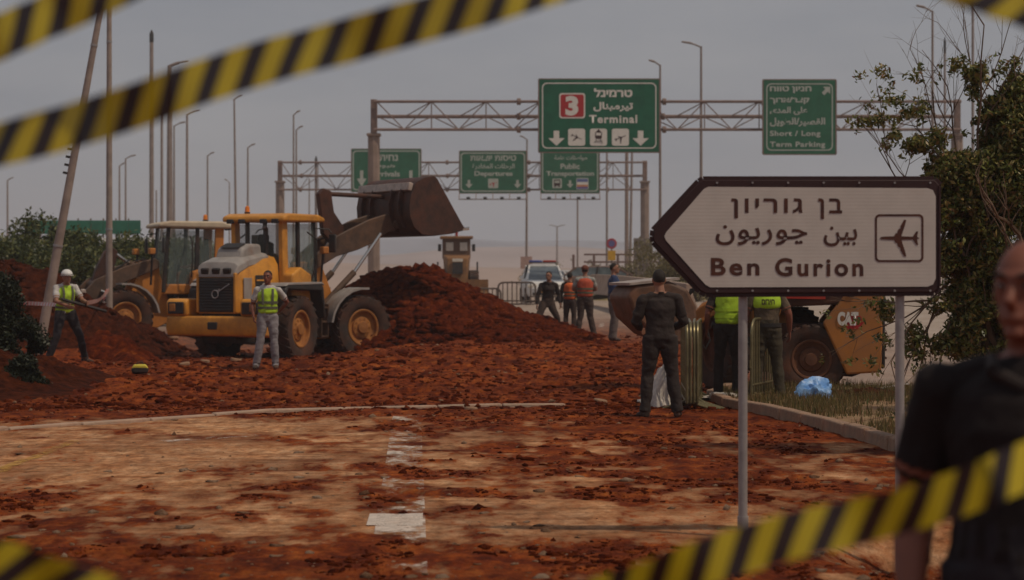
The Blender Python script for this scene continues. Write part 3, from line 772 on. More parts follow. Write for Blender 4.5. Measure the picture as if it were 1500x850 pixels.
def wheel_loader(name, label, loc, heading, artic, lift='up', yel=M_YEL, operator=True, mud=False):
    """local +x forwards at heading 0; heading measured clockwise from +Y"""
    t = empty(name, loc, math.pi/2-heading, label, 'wheel loader')
    I = Matrix.Identity(4)
    ra, w = .74, .56
    PV = 1.45                                   # articulation ahead of the rear axle
    A = Matrix.Translation((PV, 0, 0)) @ Matrix.Rotation(artic, 4, 'Z') @ Matrix.Translation((1.45, 0, 0))   # front-frame origin = front axle
    for s in (-1, 1):
        wheel(t, (0, s*1.02, ra), ra, w, I, s)
        wheel(t, (0, s*1.02, ra), ra, w, A, s)
    # rear chassis
    MB().prism([(-1.7, .62), (-1.55, .45), (-.4, .42), (1.2, .5), (1.45, .7), (1.45, 1.15), (-1.6, 1.15)], -.48, .48).build('rear_frame', M_BLK, t, bevel=.03)
    MB().tube([(0, -.85, ra), (0, .85, ra)], .17, 12).build('rear_axle', M_BLK, t)
    # counterweight with lamp housings
    cw = MB(); cw.prism([(-1.92, .78), (-1.86, .62), (-1.3, .58), (-1.15, 1.02), (-1.88, 1.05)], -1.28, 1.28)
    c = cw.build('counterweight', yel, t, bevel=.05, seg=3)
    MB().box((-1.905, 0, .84), (.06, .26, .16)).build('tow_hitch', M_BLK, c, bevel=.02)
    for s in (-1, 1):
        MB().prism([(-1.88, 1.05), (-1.9, 1.36), (-1.8, 1.42), (-1.2, 1.42), (-1.15, 1.03)], s*.72, s*1.28).build('lamp_housing', yel, t, bevel=.05, seg=3)
        hh = MB().box((-1.905, s*1.0, 1.22), (.05, .42, .26)).build('tail_lamp_recess', M_BLK, t, bevel=.02)
        MB().box((-1.925, s*1.08, 1.23), (.04, .16, .16)).build('tail_lamp', M_RIM, hh, bevel=.01)
    # engine hood
    sec = [(-1.72, .50, 1.1, 1.95), (-1.6, .56, 1.1, 2.17), (-1.2, .58, 1.1, 2.28), (-.5, .60, 1.1, 2.36), (.05, .60, 1.1, 2.38)]
    def hood_ring(x, hw, zb, zt): return [(x, -hw, zb), (x, -hw*1.02, (zb+zt)/2), (x, -hw*.97, zt-.22), (x, -hw*.80, zt-.05), (x, -hw*.5, zt), (x, hw*.5, zt), (x, hw*.80, zt-.05), (x, hw*.97, zt-.22), (x, hw*1.02, (zb+zt)/2), (x, hw, zb)]
    b = MB(); vs = []; n = 10
    for q in sec: vs += hood_ring(*q)
    fs = [(i*n+k, i*n+(k+1) % n, (i+1)*n+(k+1) % n, (i+1)*n+k) for i in range(len(sec)-1) for k in range(n)]
    fs += [tuple(range(n)), tuple(range((len(sec)-1)*n, len(sec)*n))]
    b.add(vs, fs); b.build('engine_hood', yel, t, bevel=.02, ang=50)
    # grey top moulding
    b = MB(); vs = []
    sg = [(-1.76, .50, 1.88, 2.0), (-1.66, .55, 1.97, 2.22), (-1.2, .55, 2.12, 2.34), (-.55, .50, 2.2, 2.42), (-.2, .48, 2.2, 2.44)]
    m6 = 8
    for x, hw, zb, zt in sg: vs += [(x, -hw, zb), (x, -hw*.98, (zb+zt)/2+.03), (x, -hw*.82, zt-.03), (x, -hw*.5, zt), (x, hw*.5, zt), (x, hw*.82, zt-.03), (x, hw*.98, (zb+zt)/2+.03), (x, hw, zb)]
    fs = [(i*m6+k, i*m6+(k+1) % m6, (i+1)*m6+(k+1) % m6, (i+1)*m6+k) for i in range(4) for k in range(m6)]+[tuple(range(m6)), tuple(range(4*m6, 5*m6))]
    tm = b.add(vs, fs).build('hood_top', M_GREYP, t, bevel=.015, ang=50)
    MB().prism([(-1.25, 2.28), (-1.15, 2.52), (-.85, 2.62), (-.35, 2.62), (-.3, 2.3)], -.36, .36).build('air_intake', M_GREYP, t, bevel=.07, seg=3)
    MB().prism([(-1.19, 2.53), (-1.13, 2.56), (-.9, 2.635), (-.92, 2.60)], -.26, .26).build('intake_grille', M_BLK, t)
    for s in (-.3, 0, .3):
        lh = MB().box((-1.755, s, 2.02), (.08, .2, .13), rot=(0, -.35, 0)).build('work_lamp', M_BLK, tm, bevel=.02)
    # grille
    gr = MB().box((-1.735, 0, 1.5), (.06, .92, .74)).build('radiator_grille', M_BLK, t, bevel=.02)
    for i in range(11):
        MB().box((-1.775, 0, 1.19+.062*i), (.03, .84, .02), rot=(0, .4, 0)).build('slat', M_BLK, gr)
    for s in (-1, 1): MB().box((-1.72, s*.50, 1.55), (.1, .07, .86)).build('grille_post', yel, t, bevel=.02)
    ring = MB(); pr = [(0, 0)]
    pts = [(-1.80, .085*math.cos(2*math.pi*i/20), 1.52+.085*math.sin(2*math.pi*i/20)) for i in range(21)]
    ring.tube(pts, .012, 6, cap=False); ring.bar((-1.80, -.38, 1.74), (-1.80, -.06, 1.56), .012, .02)
    ring.bar((-1.80, -.065, 1.585), (-1.80, -.12, 1.63), .022, .02)
    ring.build('ring_emblem', M_GALV, gr)
    for s in (-1, 1):
        # side louvres / doors
        pn = MB().box((-.75, s*.605, 1.62), (.52, .03, .62)).build('side_vent', M_BLK, t, bevel=.015)
        for i in range(3): MB().box((-.75, s*.625, 1.42+.2*i), (.5, .03, .035)).build('vent_bar', yel, pn)
        MB().box((-1.35, s*.60, 1.62), (.34, .03, .5)).build('side_badge_panel', M_GREYP, t, bevel=.01)
        # rear fender + steps
        f = MB(); pts = [(-.86, 1.25), (-.86, 1.62), (-.74, 1.72), (.85, 1.74), (.95, 1.66), (1.05, 1.0), (.99, .95), (.85, 1.58), (-.70, 1.62), (-.78, 1.55), (-.80, 1.25)]
        f.prism(pts, s*.62, s*1.32).build('rear_fender', M_BLK, t, bevel=.03)
        MB().prism([(-.84, 1.69), (-.74, 1.76), (.85, 1.78), (.97, 1.70), (.85, 1.73), (-.74, 1.71)], s*.64, s*1.33).build('fender_top', M_GREYP, t, bevel=.01)
        st = MB(); st.box((1.22, s*1.05, .55), (.36, .3, .04)); st.box((1.22, s*1.05, .88), (.36, .3, .04)); st.box((1.22, s*1.05, 1.2), (.36, .3, .04))
        st.box((1.06, s*1.05, .9), (.03, .3, .75)); st.box((1.38, s*1.05, .9), (.03, .3, .75)); st.build('access_ladder', M_ARM, t)
        MB().tube([(.98, s*.95, 1.8), (.98, s*1.1, 2.2), (.98, s*1.1, 2.75), (.98, s*.84, 2.9)], .02, 6).build('grab_rail', M_BLK, t)
        # tanks / cabinet under the cab
        MB().prism([(.08, 1.1), (.05, 1.95), (.45, 2.12), (.95, 1.95), (1.0, 1.1)], s*.58, s*.98).build('side_cabinet', yel, t, bevel=.05, seg=3)
    # cab
    cx0, cx1, zf, zr = .12, 1.62, 1.35, 3.18; hw = .74
    MB().prism([(cx0, zf), (cx0, 1.62), (cx1-.1, 1.62), (cx1+.05, zf)], -hw, hw).build('cab_floor', M_ORG, t, bevel=.03)
    for s in (-1, 1):
        MB().prism([(cx0-.06, 1.5), (cx0-.1, 3.16), (cx0+.13, 3.16), (cx0+.2, 1.5)], s*(hw-.02), s*(hw-.14)).build('rear_pillar', yel, t, bevel=.02)
        MB().prism([(.72, 1.6), (.70, 3.16), (.80, 3.16), (.84, 1.6)], s*(hw), s*(hw-.08)).build('middle_pillar', M_BLK, t, bevel=.01)
        MB().prism([(cx1+.10, 1.4), (cx1-.04, 3.16), (cx1-.14, 3.16), (cx1+.0, 1.4)], s*(hw-.02), s*(hw-.10)).build('front_pillar', M_BLK, t, bevel=.01)
        MB().prism([(.86, 1.55), (.82, 3.1), (1.46, 3.1), (1.58, 1.55)], s*(hw-.02), s*(hw-.03)).build('door_window', M_WIN, t)
        MB().prism([(.2, 2.0), (.12, 3.08), (.68, 3.08), (.70, 2.0)], s*(hw-.05), s*(hw-.06)).build('side_window', M_WIN, t)
        MB().prism([(.15, 1.5), (.15, 2.0), (.72, 2.0), (.72, 1.5)], s*(hw-.03), s*(hw-.07)).build('side_panel', yel, t, bevel=.01)
        mr = MB(); mr.tube([(1.55, s*.74, 3.0), (1.75, s*1.0, 2.98), (1.75, s*1.08, 2.9)], .016, 6).build('mirror_arm', M_BLK, t)
        MB().box((1.76, s*1.1, 2.66), (.06, .2, .42)).build('mirror', M_BLK, t, bevel=.03)
    MB().add([(cx0-.02, -.62, 2.0), (cx0-.02, .62, 2.0), (cx0-.08, .62, 3.08), (cx0-.08, -.62, 3.08)], [(0, 1, 2, 3)]).build('rear_window', M_WIN, t)
    MB().add([(cx1+.08, -.62, 1.5), (cx1+.08, .62, 1.5), (cx1-.06, .62, 3.1), (cx1-.06, -.62, 3.1)], [(0, 1, 2, 3)]).build('windscreen', M_WIN2, t)
    MB().box((cx0+.02, 0, 1.78), (.08, 1.2, .46)).build('rear_wall', yel, t, bevel=.02)
    rf = MB().prism([(cx0-.28, 3.12), (cx0-.26, 3.24), (cx0, 3.31), (cx1-.1, 3.31), (cx1+.2, 3.24), (cx1+.22, 3.14)], -.86, .86).build('cab_roof', mat('cream_roof', (.52, .42, .30), .6, .1, 3, dust=.3) if lift != 'up' else yel, t, bevel=.05, seg=3)
    for s in (-.62, -.3, .3, .62):
        MB().box((cx0-.27, s, 3.13), (.1, .18, .1)).build('roof_lamp', M_BLK, rf, bevel=.02)
    be = MB().tube([(.5, .55, 3.3), (.5, .55, 3.36)], .07, 10).build('beacon_base', M_BLK, t)
    MB().tube([(.5, .55, 3.36), (.5, .55, 3.47), (.5, .55, 3.5)], [.062, .055, .02], 10).build('beacon', M_AMBER, be)
    # seat and controls
    st = MB(); st.box((.62, 0, 1.95), (.5, .5, .16)); st.box((.38, 0, 2.3), (.14, .48, .72)); st.box((.35, 0, 2.75), (.1, .28, .2)); st.box((.6, 0, 1.75), (.3, .3, .3))
    st.build('operator_seat', M_SEAT, t, bevel=.04, seg=3)
    MB().bar((1.3, 0, 1.6), (1.15, 0, 2.15), .1).build('steering_column', M_SEAT, t)
    MB().tube([(1.12+.02*math.cos(a), .19*math.cos(a), 2.2+.19*math.sin(a)*.5) for a in [2*math.pi*i/16 for i in range(17)]], .016, 6, cap=False).build('steering_wheel', M_SEAT, t)
    # exhaust
    MB().tube([(-.12, -.35, 2.4), (-.12, -.35, 2.95), (-.2, -.35, 3.0)], .055, 10).build('exhaust_stack', M_BLK, t)
    # articulation + front frame
    MB().tube([(PV, 0, .55), (PV, 0, 1.35)], .22, 14).build('articulation_joint', M_ARM, t)
    ff = MB(A); ff.prism([(-1.4, .6), (-1.4, 1.2), (-1.15, 1.9), (-1.15, 2.22), (-.75, 2.25), (-.35, 1.35), (.35, 1.1), (.45, .7), (.3, .5), (-1.1, .45)], -.42, -.30)
    ff.prism([(-1.4, .6), (-1.4, 1.2), (-1.15, 1.9), (-1.15, 2.22), (-.75, 2.25), (-.35, 1.35), (.35, 1.1), (.45, .7), (.3, .5), (-1.1, .45)], .30, .42)
    ff.box((-.6, 0, .9), (1.4, .66, .5)); ff.box((-1.1, 0, 1.5), (.12, .66, .9))
    ff.build('front_frame', M_ORG, t, bevel=.02)
    MB(A).tube([(0, -.85, ra), (0, .85, ra)], .17, 12).build('front_axle', M_BLK, t)
    for s in (-1, 1):
        pts = []; 
        for i in range(7):
            a = R(172-i*15); pts.append((.92*math.cos(a), ra+.92*math.sin(a)))
        inn = [(.87/.92*(x), ra+(z-ra)*.87/.92) for x, z in pts[::-1]]
        MB(A).prism(pts+inn, s*.70, s*1.32).build('front_fender', M_GREYP, t, ang=60)
        MB(A).tube([(-.85, s*.62, 1.6), (-.85, s*.75, 2.45)], .03, 6).build('lamp_post', M_BLK, t)
        MB(A).box((-.83, s*.78, 2.5), (.16, .2, .16)).build('head_lamp', M_ORG, t, bevel=.02)
    if lift == 'up':
        arm = [(-1.12, 2.22), (-1.0, 2.34), (-.3, 2.86), (.55, 3.22), (1.05, 3.36), (1.32, 3.34), (1.42, 3.16), (1.34, 2.98), (1.1, 2.94), (.72, 2.7), (.25, 2.52), (-.35, 2.36), (-1.0, 2.02), (-1.12, 2.08)]
        hinge = (1.32, 3.12); bell = [(-.62, 3.82), (-.48, 3.95), (-.28, 3.88), (-.2, 3.4), (.08, 3.05), (.02, 2.74), (-.25, 2.66), (-.5, 2.9), (-.56, 3.4)]
        rod = ((-.4, 3.82), (1.25, 3.78)); cyl = ((-.75, 1.25), (.1, 2.0), (.85, 2.9)); tilt = ((-1.0, 1.9), (-.5, 2.45), (-.1, 2.85))
        prof = [(2.86, 3.0), (2.45, 2.9), (1.9, 2.84), (1.58, 2.88), (1.36, 3.04), (1.24, 3.3), (1.22, 3.55), (1.28, 3.84), (1.42, 4.08), (1.66, 4.2), (1.92, 4.24)]
        sidep = prof+[(2.02, 4.19), (2.76, 3.12)]
    else:
        arm = [(-1.12, 2.22), (-1.0, 2.32), (-.2, 2.1), (.6, 1.75), (1.1, 1.25), (1.28, .95), (1.2, .72), (1.0, .72), (.7, 1.1), (.35, 1.42), (-.3, 1.72), (-1.0, 2.0), (-1.12, 2.06)]
        hinge = (1.15, .8); bell = [(-.1, 2.5), (.05, 2.62), (.25, 2.5), (.5, 2.0), (.62, 1.6), (.5, 1.35), (.3, 1.45), (.1, 1.8), (-.05, 2.2)]
        rod = ((.5, 1.5), (1.25, 1.3)); cyl = ((-.75, .95), (-.1, 1.2), (.5, 1.45)); tilt = ((-.95, 1.8), (-.4, 2.2), (.05, 2.5))
        prof = [(2.5, 1.0), (2.1, .62), (1.7, .38), (1.4, .36), (1.2, .5), (1.1, .8), (1.12, 1.2), (1.25, 1.55), (1.5, 1.8), (1.75, 1.86)]
        sidep = prof+[(1.85, 1.8), (2.44, 1.08)]
    for s in (-1, 1):
        MB(A).prism(arm, s*.42, s*.52).build('lift_arm', M_ARM, t, bevel=.02)
        c_ = MB(A); c_.tube([(cyl[0][0], s*.58, cyl[0][1]), (cyl[1][0], s*.58, cyl[1][1])], .075, 12); cy = c_.build('lift_cylinder', M_ARM, t)
        MB(A).tube([(cyl[1][0], s*.58, cyl[1][1]), (cyl[2][0], s*.58, cyl[2][1])], .042, 12).build('piston_rod', M_CHROME, cy)
        MB(A).tube([(hinge[0], s*.36, hinge[1]), (hinge[0], s*.60, hinge[1])], .1, 14).build('hinge_pin', M_ARM, t)
    MB(A).tube([(-.05, -.45, 2.72) if lift == 'up' else (.5, -.45, 1.6), (-.05, .45, 2.72) if lift == 'up' else (.5, .45, 1.6)], .14, 14).build('cross_tube', M_ARM, t)
    MB(A).prism(bell, -.10, .10).build('bellcrank', M_STEEL, t, bevel=.02)
    MB(A).tube([(rod[0][0], 0, rod[0][1]), (rod[1][0], 0, rod[1][1])], .055, 10).build('tilt_link', M_STEEL, t)
    tl = MB(A).tube([(tilt[0][0], 0, tilt[0][1]), (tilt[1][0], 0, tilt[1][1])], .09, 12).build('tilt_cylinder', M_ARM, t)
    MB(A).tube([(tilt[1][0], 0, tilt[1][1]), (tilt[2][0], 0, tilt[2][1])], .05, 12).build('piston_rod', M_CHROME, tl)
    # bucket
    hwB = 1.36
    bk = MB(A); n = len(prof); c0 = (sum(p[0] for p in prof)/n+.3, sum(p[1] for p in prof)/n)
    inner = [(p[0]+(c0[0]-p[0])*.06, p[1]+(c0[1]-p[1])*.06) for p in prof]
    vs = []
    for yy in (-hwB, hwB): vs += [(p[0], yy, p[1]) for p in prof]+[(p[0], yy, p[1]) for p in inner]
    K = 2*n; fs = []
    for i in range(n-1):
        fs += [(i, i+1, K+i+1, K+i), (n+i+1, n+i, K+n+i, K+n+i+1)]
    fs += [(0, K, K+n, n), (n-1, 2*n-1, K+2*n-1, K+n-1)]
    bk.add(vs, fs)
    bo = bk.build('bucket', M_STEEL, t, ang=50)
    for s in (-1, 1):
        MB(A).prism(sidep, s*hwB, s*(hwB-.045)).build('side_plate', M_STEEL, bo, bevel=.008)
    MB(A).bar((prof[0][0]-.1, 0, prof[0][1]-.0), (prof[0][0]+.08, 0, prof[0][1]+.015), 2*hwB+.06, .05).build('cutting_edge', M_WORN, bo)
    i0 = n-3
    MB(A).box(((prof[i0][0]+prof[i0-1][0])/2-.06, -.0, (prof[i0][1]+prof[i0-1][1])/2+.02), (.12, 2*hwB-.1, .19), rot=(0, R(15), 0)).build('reinforcing_bar', M_WORN, bo, bevel=.015)
    for s in (-.95, -.5, .5, .95):
        q = prof[4:n-2]; o_ = [(p[0]-.11*(c0[0]-p[0])/abs(c0[0]-p[0]+1e-6), p[1]+.02) for p in q]
        MB(A).prism(q+o_[::-1], s-.025, s+.025).build('bucket_rib', M_STEEL, bo)
    for s in (-1, 1):
        hx, hz = hinge; MB(A).prism([(hx-.14, hz-.14), (hx-.16, hz+.15), (hx+.12, hz+.5), (hx+.35, hz+.3), (hx+.3, hz-.2)], s*.30, s*.38).build('bucket_bracket', M_STEEL, bo, bevel=.01)
    # hoses
    MB(A).tube([(-.9, .2, 2.1), (-.5, .25, 2.75), (.1, .2, 2.9), (.3, .15, 2.7)] if lift == 'up' else [(-.9, .2, 2.1), (-.4, .3, 2.3), (.0, .2, 2.0)], .022, 6).build('hose', M_BLK, t)
    return t

LA = wheel_loader('wheel_loader', 'yellow wheel loader in front of the dirt pile with its rusty bucket raised high', (-6.00, 48.0, -.30), R(24), -R(33))
LA.scale = (.99, .98, 1.05)
LB = wheel_loader('wheel_loader', 'orange wheel loader behind at the left with white cab roof and pale reflecting windscreen', (X(318, 58.5), 58.8, -.22), R(-112), R(4), lift='low', yel=M_ORG)
LB.scale = (1.05, 1.05, 1.05)

# ------------------------------------------------------------------ compact loader at the right (rear panel carries the maker's letters)
def compact_loader():
    Y = 30.5; org = Vector((X(1186, Y), Y, gh(X(1186, Y), Y)))
    hd = R(-84)
    t = empty('compact_loader', org, math.pi/2-hd, 'muddy yellow compact loader behind the arrow sign, red stripe and white letters on its rear', 'loader')
    S = .80; I = Matrix.Identity(4); ra, w = .52, .36
    PV = 1.15; A = Matrix.Translation((.66, 0, 0)) @ Matrix.Rotation(-R(62), 4, 'Z') @ Matrix.Translation((.2, 0, 0))
    for s in (-1, 1):
        wheel(t, (0, s*.52, ra-.04), ra, w, I, s, rim=M_MUDRIM); wheel(t, (0, s*.62, .62), .62, w, A, s, rim=M_MUDRIM)
    dark = mat('muddy_dark_body', (.07, .028, .018), .8, .3, 5, dust=.6, dustcol=(.15, .06, .035))
    MB().prism([(-.95, .35), (-.6, .22), (.9, .3), (1.25, .5), (1.25, 1.0), (-.9, 1.0)], -.42, .42).build('chassis', dark, t, bevel=.03)
    MB().prism([(-.98, .45), (-.98, 1.55), (-.80, 1.66), (.75, 1.72), (.9, 1.5), (.75, .95), (.3, 1.25), (-.35, 1.28), (-.62, .6)], -.66, .66).build('engine_cover', dark, t, bevel=.04)
    py_ = mat('panel_yellow', (.40, .15, .03), .5, .15, 3, dust=.6, dustcol=(.28, .13, .07))
    for s in (-1, 1):
        MB().prism([(-1.0, .30), (-1.04, 1.72), (-.70, 1.72), (-.16, 1.02), (-.50, .27)], s*.66, s*.74).build('side_panel', py_, t, bevel=.03, seg=3)
        MB().prism([(-.35, 1.52), (-.35, 1.60), (.95, 1.60), (.95, 1.52)], s*.67, s*.70).build('stripe', py_, t)
        MB().prism([(-.2, 1.36), (-.2, 1.49), (.8, 1.49), (.8, 1.38)], s*.67, s*.71).build('red_stripe', mat('red_stripe', (.42, .03, .015), .5, dust=.3), t)
        MB().tube([(.75, s*.67, .4), (.45, s*.67, 1.25)], .03, 8).build('strut', py_, t)
    MB().box((-1.03, 0, 1.0), (.07, 1.2, 1.3)).build('rear_grille', M_BLK, t, bevel=.03)
    for i in range(9): MB().box((-1.08, 0, .5+.12*i), (.03, 1.0, .03)).build('slat', dark, t)
    # letters on the left side panel (+y side faces the camera)
    tx = text('CAT', (-.20, .10, 0, .20), 0, M_SIGNW, t, .07)
    M = Matrix.Translation((-.57, .755, .98)) @ Matrix.Rotation(math.pi, 4, 'Z')
    for v in tx.data.vertices: v.co = M @ (v.co+Vector((0, 0, 0)))
    tx.location = (0, 0, 0)
    MB().add([(-.52, .746, .93), (-.66, .746, .93), (-.75, .746, 1.02), (-.70, .746, 1.12), (-.5, .746, 1.12), (-.45, .746, 1.02)], [(0, 1, 2, 3, 4, 5)]).build('badge', M_SIGNR, t)
    # recycling-like round decal
    b = MB(); b.tube([(-.56+.09*math.cos(a), .75, 1.5+.09*math.sin(a)) for a in [2*math.pi*i/16 for i in range(17)]], .014, 6, cap=False); b.bar((-.62, .75, 1.46), (-.5, .75, 1.54), .03, .02)
    b.build('round_decal', M_BLK, t)
    # cab
    MB().prism([(-.15, 1.6), (-.2, 2.3), (-.1, 2.35), (1.0, 2.35), (1.1, 2.25), (1.1, 1.6)], -.5, .5).build('cab_glazing', M_WIN2, t)
    MB().box((.45, 0, 2.4), (1.4, 1.15, .1)).build('cab_roof', M_YEL, t, bevel=.03)
    for sx in (-.15, 1.08):
        for s in (-1, 1): MB().bar((sx, s*.5, 1.55), (sx, s*.5, 2.38), .07).build('cab_pillar', M_BLK, t)
    # front frame, arm and bucket
    MB(A).prism([(-.5, .35), (-.5, 1.1), (-.2, 1.35), (.15, 1.0), (.35, .5), (.2, .32)], -.3, .3).build('front_frame', M_ORG, t, bevel=.03)
    M2 = Matrix.Translation((PV+.1, .25, 0)) @ Matrix.Rotation(R(8), 4, 'Z')
    arm = [(-.35, 1.28), (.05, 1.42), (.35, 1.30), (.62, 1.0), (.66, .86), (.52, .84), (.3, 1.05), (.05, 1.18), (-.3, 1.08)]
    MB(M2).prism(arm, .0, .14).build('lift_arm', py_, t, bevel=.03, seg=3)
    MB(M2).tube([(-.3, .0, .9), (.2, .0, .98)], .05, 10).build('lift_cylinder', M_BLK, t)
    for k in range(3):
        MB(M2).tube([(-.2, .2, 1.45), (.15+.05*k, .3, 1.62+.04*k), (.55, .25, 1.5-.03*k), (.62+.03*k, .2, 1.15), (.5, .15, 1.0)], .016, 6).build('hydraulic_hose', M_BLK, t)
    MB(M2).tube([(.38, .15, .98), (.40, .17, .75), (.32, .18, .62), (.25, .16, .75), (.3, .15, .95)], .018, 6).build('hydraulic_hose', M_BLK, t)
    bm_ = mat('bucket_paint_brown', (.13, .07, .045), .6, .3, 5, dust=.5, bump=.2)
    prof = [(.55, .85), (.58, 1.28), (.72, 1.56), (1.05, 1.70), (1.62, 1.62), (1.74, 1.45), (1.62, 1.10), (1.30, .82), (.85, .66)]
    T = M2 @ Matrix.Rotation(R(12), 4, 'Z') @ Matrix.Translation((.08, 0, .10)) @ Matrix.Scale(.90, 4)
    bk = MB(T).prism(prof, -.62, .5).build('bucket', bm_, t, bevel=.05, seg=3)
    MB(T).box((1.3, -.06, 1.69), (.85, 1.16, .04), rot=(0, R(6), 0)).build('bucket_edge', M_WORN, bk)
    MB(T).tube([(.62, .52, .9), (.9, .58, 1.2), (1.1, .54, 1.05)], .02, 6).build('hose', M_BLK, bk)
    return t
compact_loader()

# ------------------------------------------------------------------ distant tracked/wheeled machine
def far_machine():
    Y = 100; c = Vector((X(669, Y), Y, 0)); g = .55; c.z = g
    s = F/Y
    t = empty('bulldozer', c, R(3), 'far yellow bulldozer facing the camera through the dust behind the dirt pile', 'bulldozer')
    q = lambda v: v/s
    top = Z(345, Y)-g
    for sd_ in (-1, 1):
        b = MB()
        b.prism([(-1.4, .15), (-1.7, .5), (-1.6, 1.15), (-1.2, 1.4), (1.3, 1.4), (1.7, 1.1), (1.75, .5), (1.4, .15)], sd_*.62, sd_*1.02, 'yz') if False else None
        pts = [(-1.6, .0), (-1.9, .45), (-1.75, 1.15), (-1.3, 1.45), (1.3, 1.45), (1.75, 1.15), (1.9, .45), (1.6, .0)]
        m = MB(); m.add([(sd_*.58, a, h) for a, h in pts]+[(sd_*1.02, a, h) for a, h in pts], [tuple(range(8)), tuple(range(15, 7, -1))]+[(i, (i+1) % 8, 8+(i+1) % 8, 8+i) for i in range(8)])
        tr = m.build('track', M_TYRE, t, bevel=.05)
        for i in range(8): MB().box((sd_*.8, -1.95+.02*abs(i-4), .15+.17*i), (.44, .08, .07)).build('track_shoe', M_ARM, tr)
        MB().tube([(sd_*.95, -1.6, 1.4), (sd_*.95, -1.6, 1.85)], .04, 6).build('marker_rod', M_BLK, t)
    dz = mat('dusty_yellow', (.24, .11, .035), .7, .2, 4, dust=.6, dustcol=(.12, .06, .04))
    MB().add([(-.5, -1.7, .6), (.5, -1.7, .6), (.5, -1.5, 2.05), (-.5, -1.5, 2.05), (-.55, .2, .6), (.55, .2, .6), (.68, .2, 2.2), (-.68, .2, 2.2)],
             [(0, 1, 2, 3), (1, 5, 6, 2), (5, 4, 7, 6), (4, 0, 3, 7), (3, 2, 6, 7), (0, 4, 5, 1)]).build('engine_housing', dz, t, bevel=.08, seg=3)
    MB().box((0, -1.68, 1.55), (.5, .08, .55)).build('front_grille', M_BLK, t)
    MB().box((0, -1.66, 1.93), (.5, .1, .14)).build('name_plate', M_LAMP, t)
    MB().box((0, .7, top-.62), (1.36, 1.2, 1.05)).build('cab', mat('dark_dusty_cab', (.12, .065, .04), .7), t, bevel=.04)
    for sd_ in (-1, 1): MB().box((sd_*.34, .085, top-.55), (.36, .05, .42)).build('window', M_LAMP, t, bevel=.03)
    MB().box((0, .6, top-.10), (1.6, 1.5, .14)).build('roof', dz, t, bevel=.04)
    for sd_ in (-1, 1): MB().box((sd_*.83, .2, top-.6), (.16, .1, .35)).build('mirror', M_BLK, t)
    MB().tube([(0, .3, top-.05), (0, .3, top+.3)], .07, 8).build('beacon', M_REDL, t)
    MB().bar((-.6, .4, top+.35), (.65, .4, top+.4), .03).build('antenna', M_BLK, t)
    bl = MB(); bl.add([(sx*1.45, y, z) for sx in (-1, 1) for y, z in ((-2.4, .1), (-2.2, .5), (-2.3, 1.0), (-2.2, .1))], [(0, 1, 5, 4), (1, 2, 6, 5), (2, 3, 7, 6), (3, 0, 4, 7), (0, 3, 2, 1), (4, 5, 6, 7)])
    bl.build('blade', dz, t)
    for sd_ in (-1, 1): MB().bar((sd_*.7, -2.2, .4), (sd_*1.05, -.2, .6), .12).build('push_arm', dz, t)
far_machine()

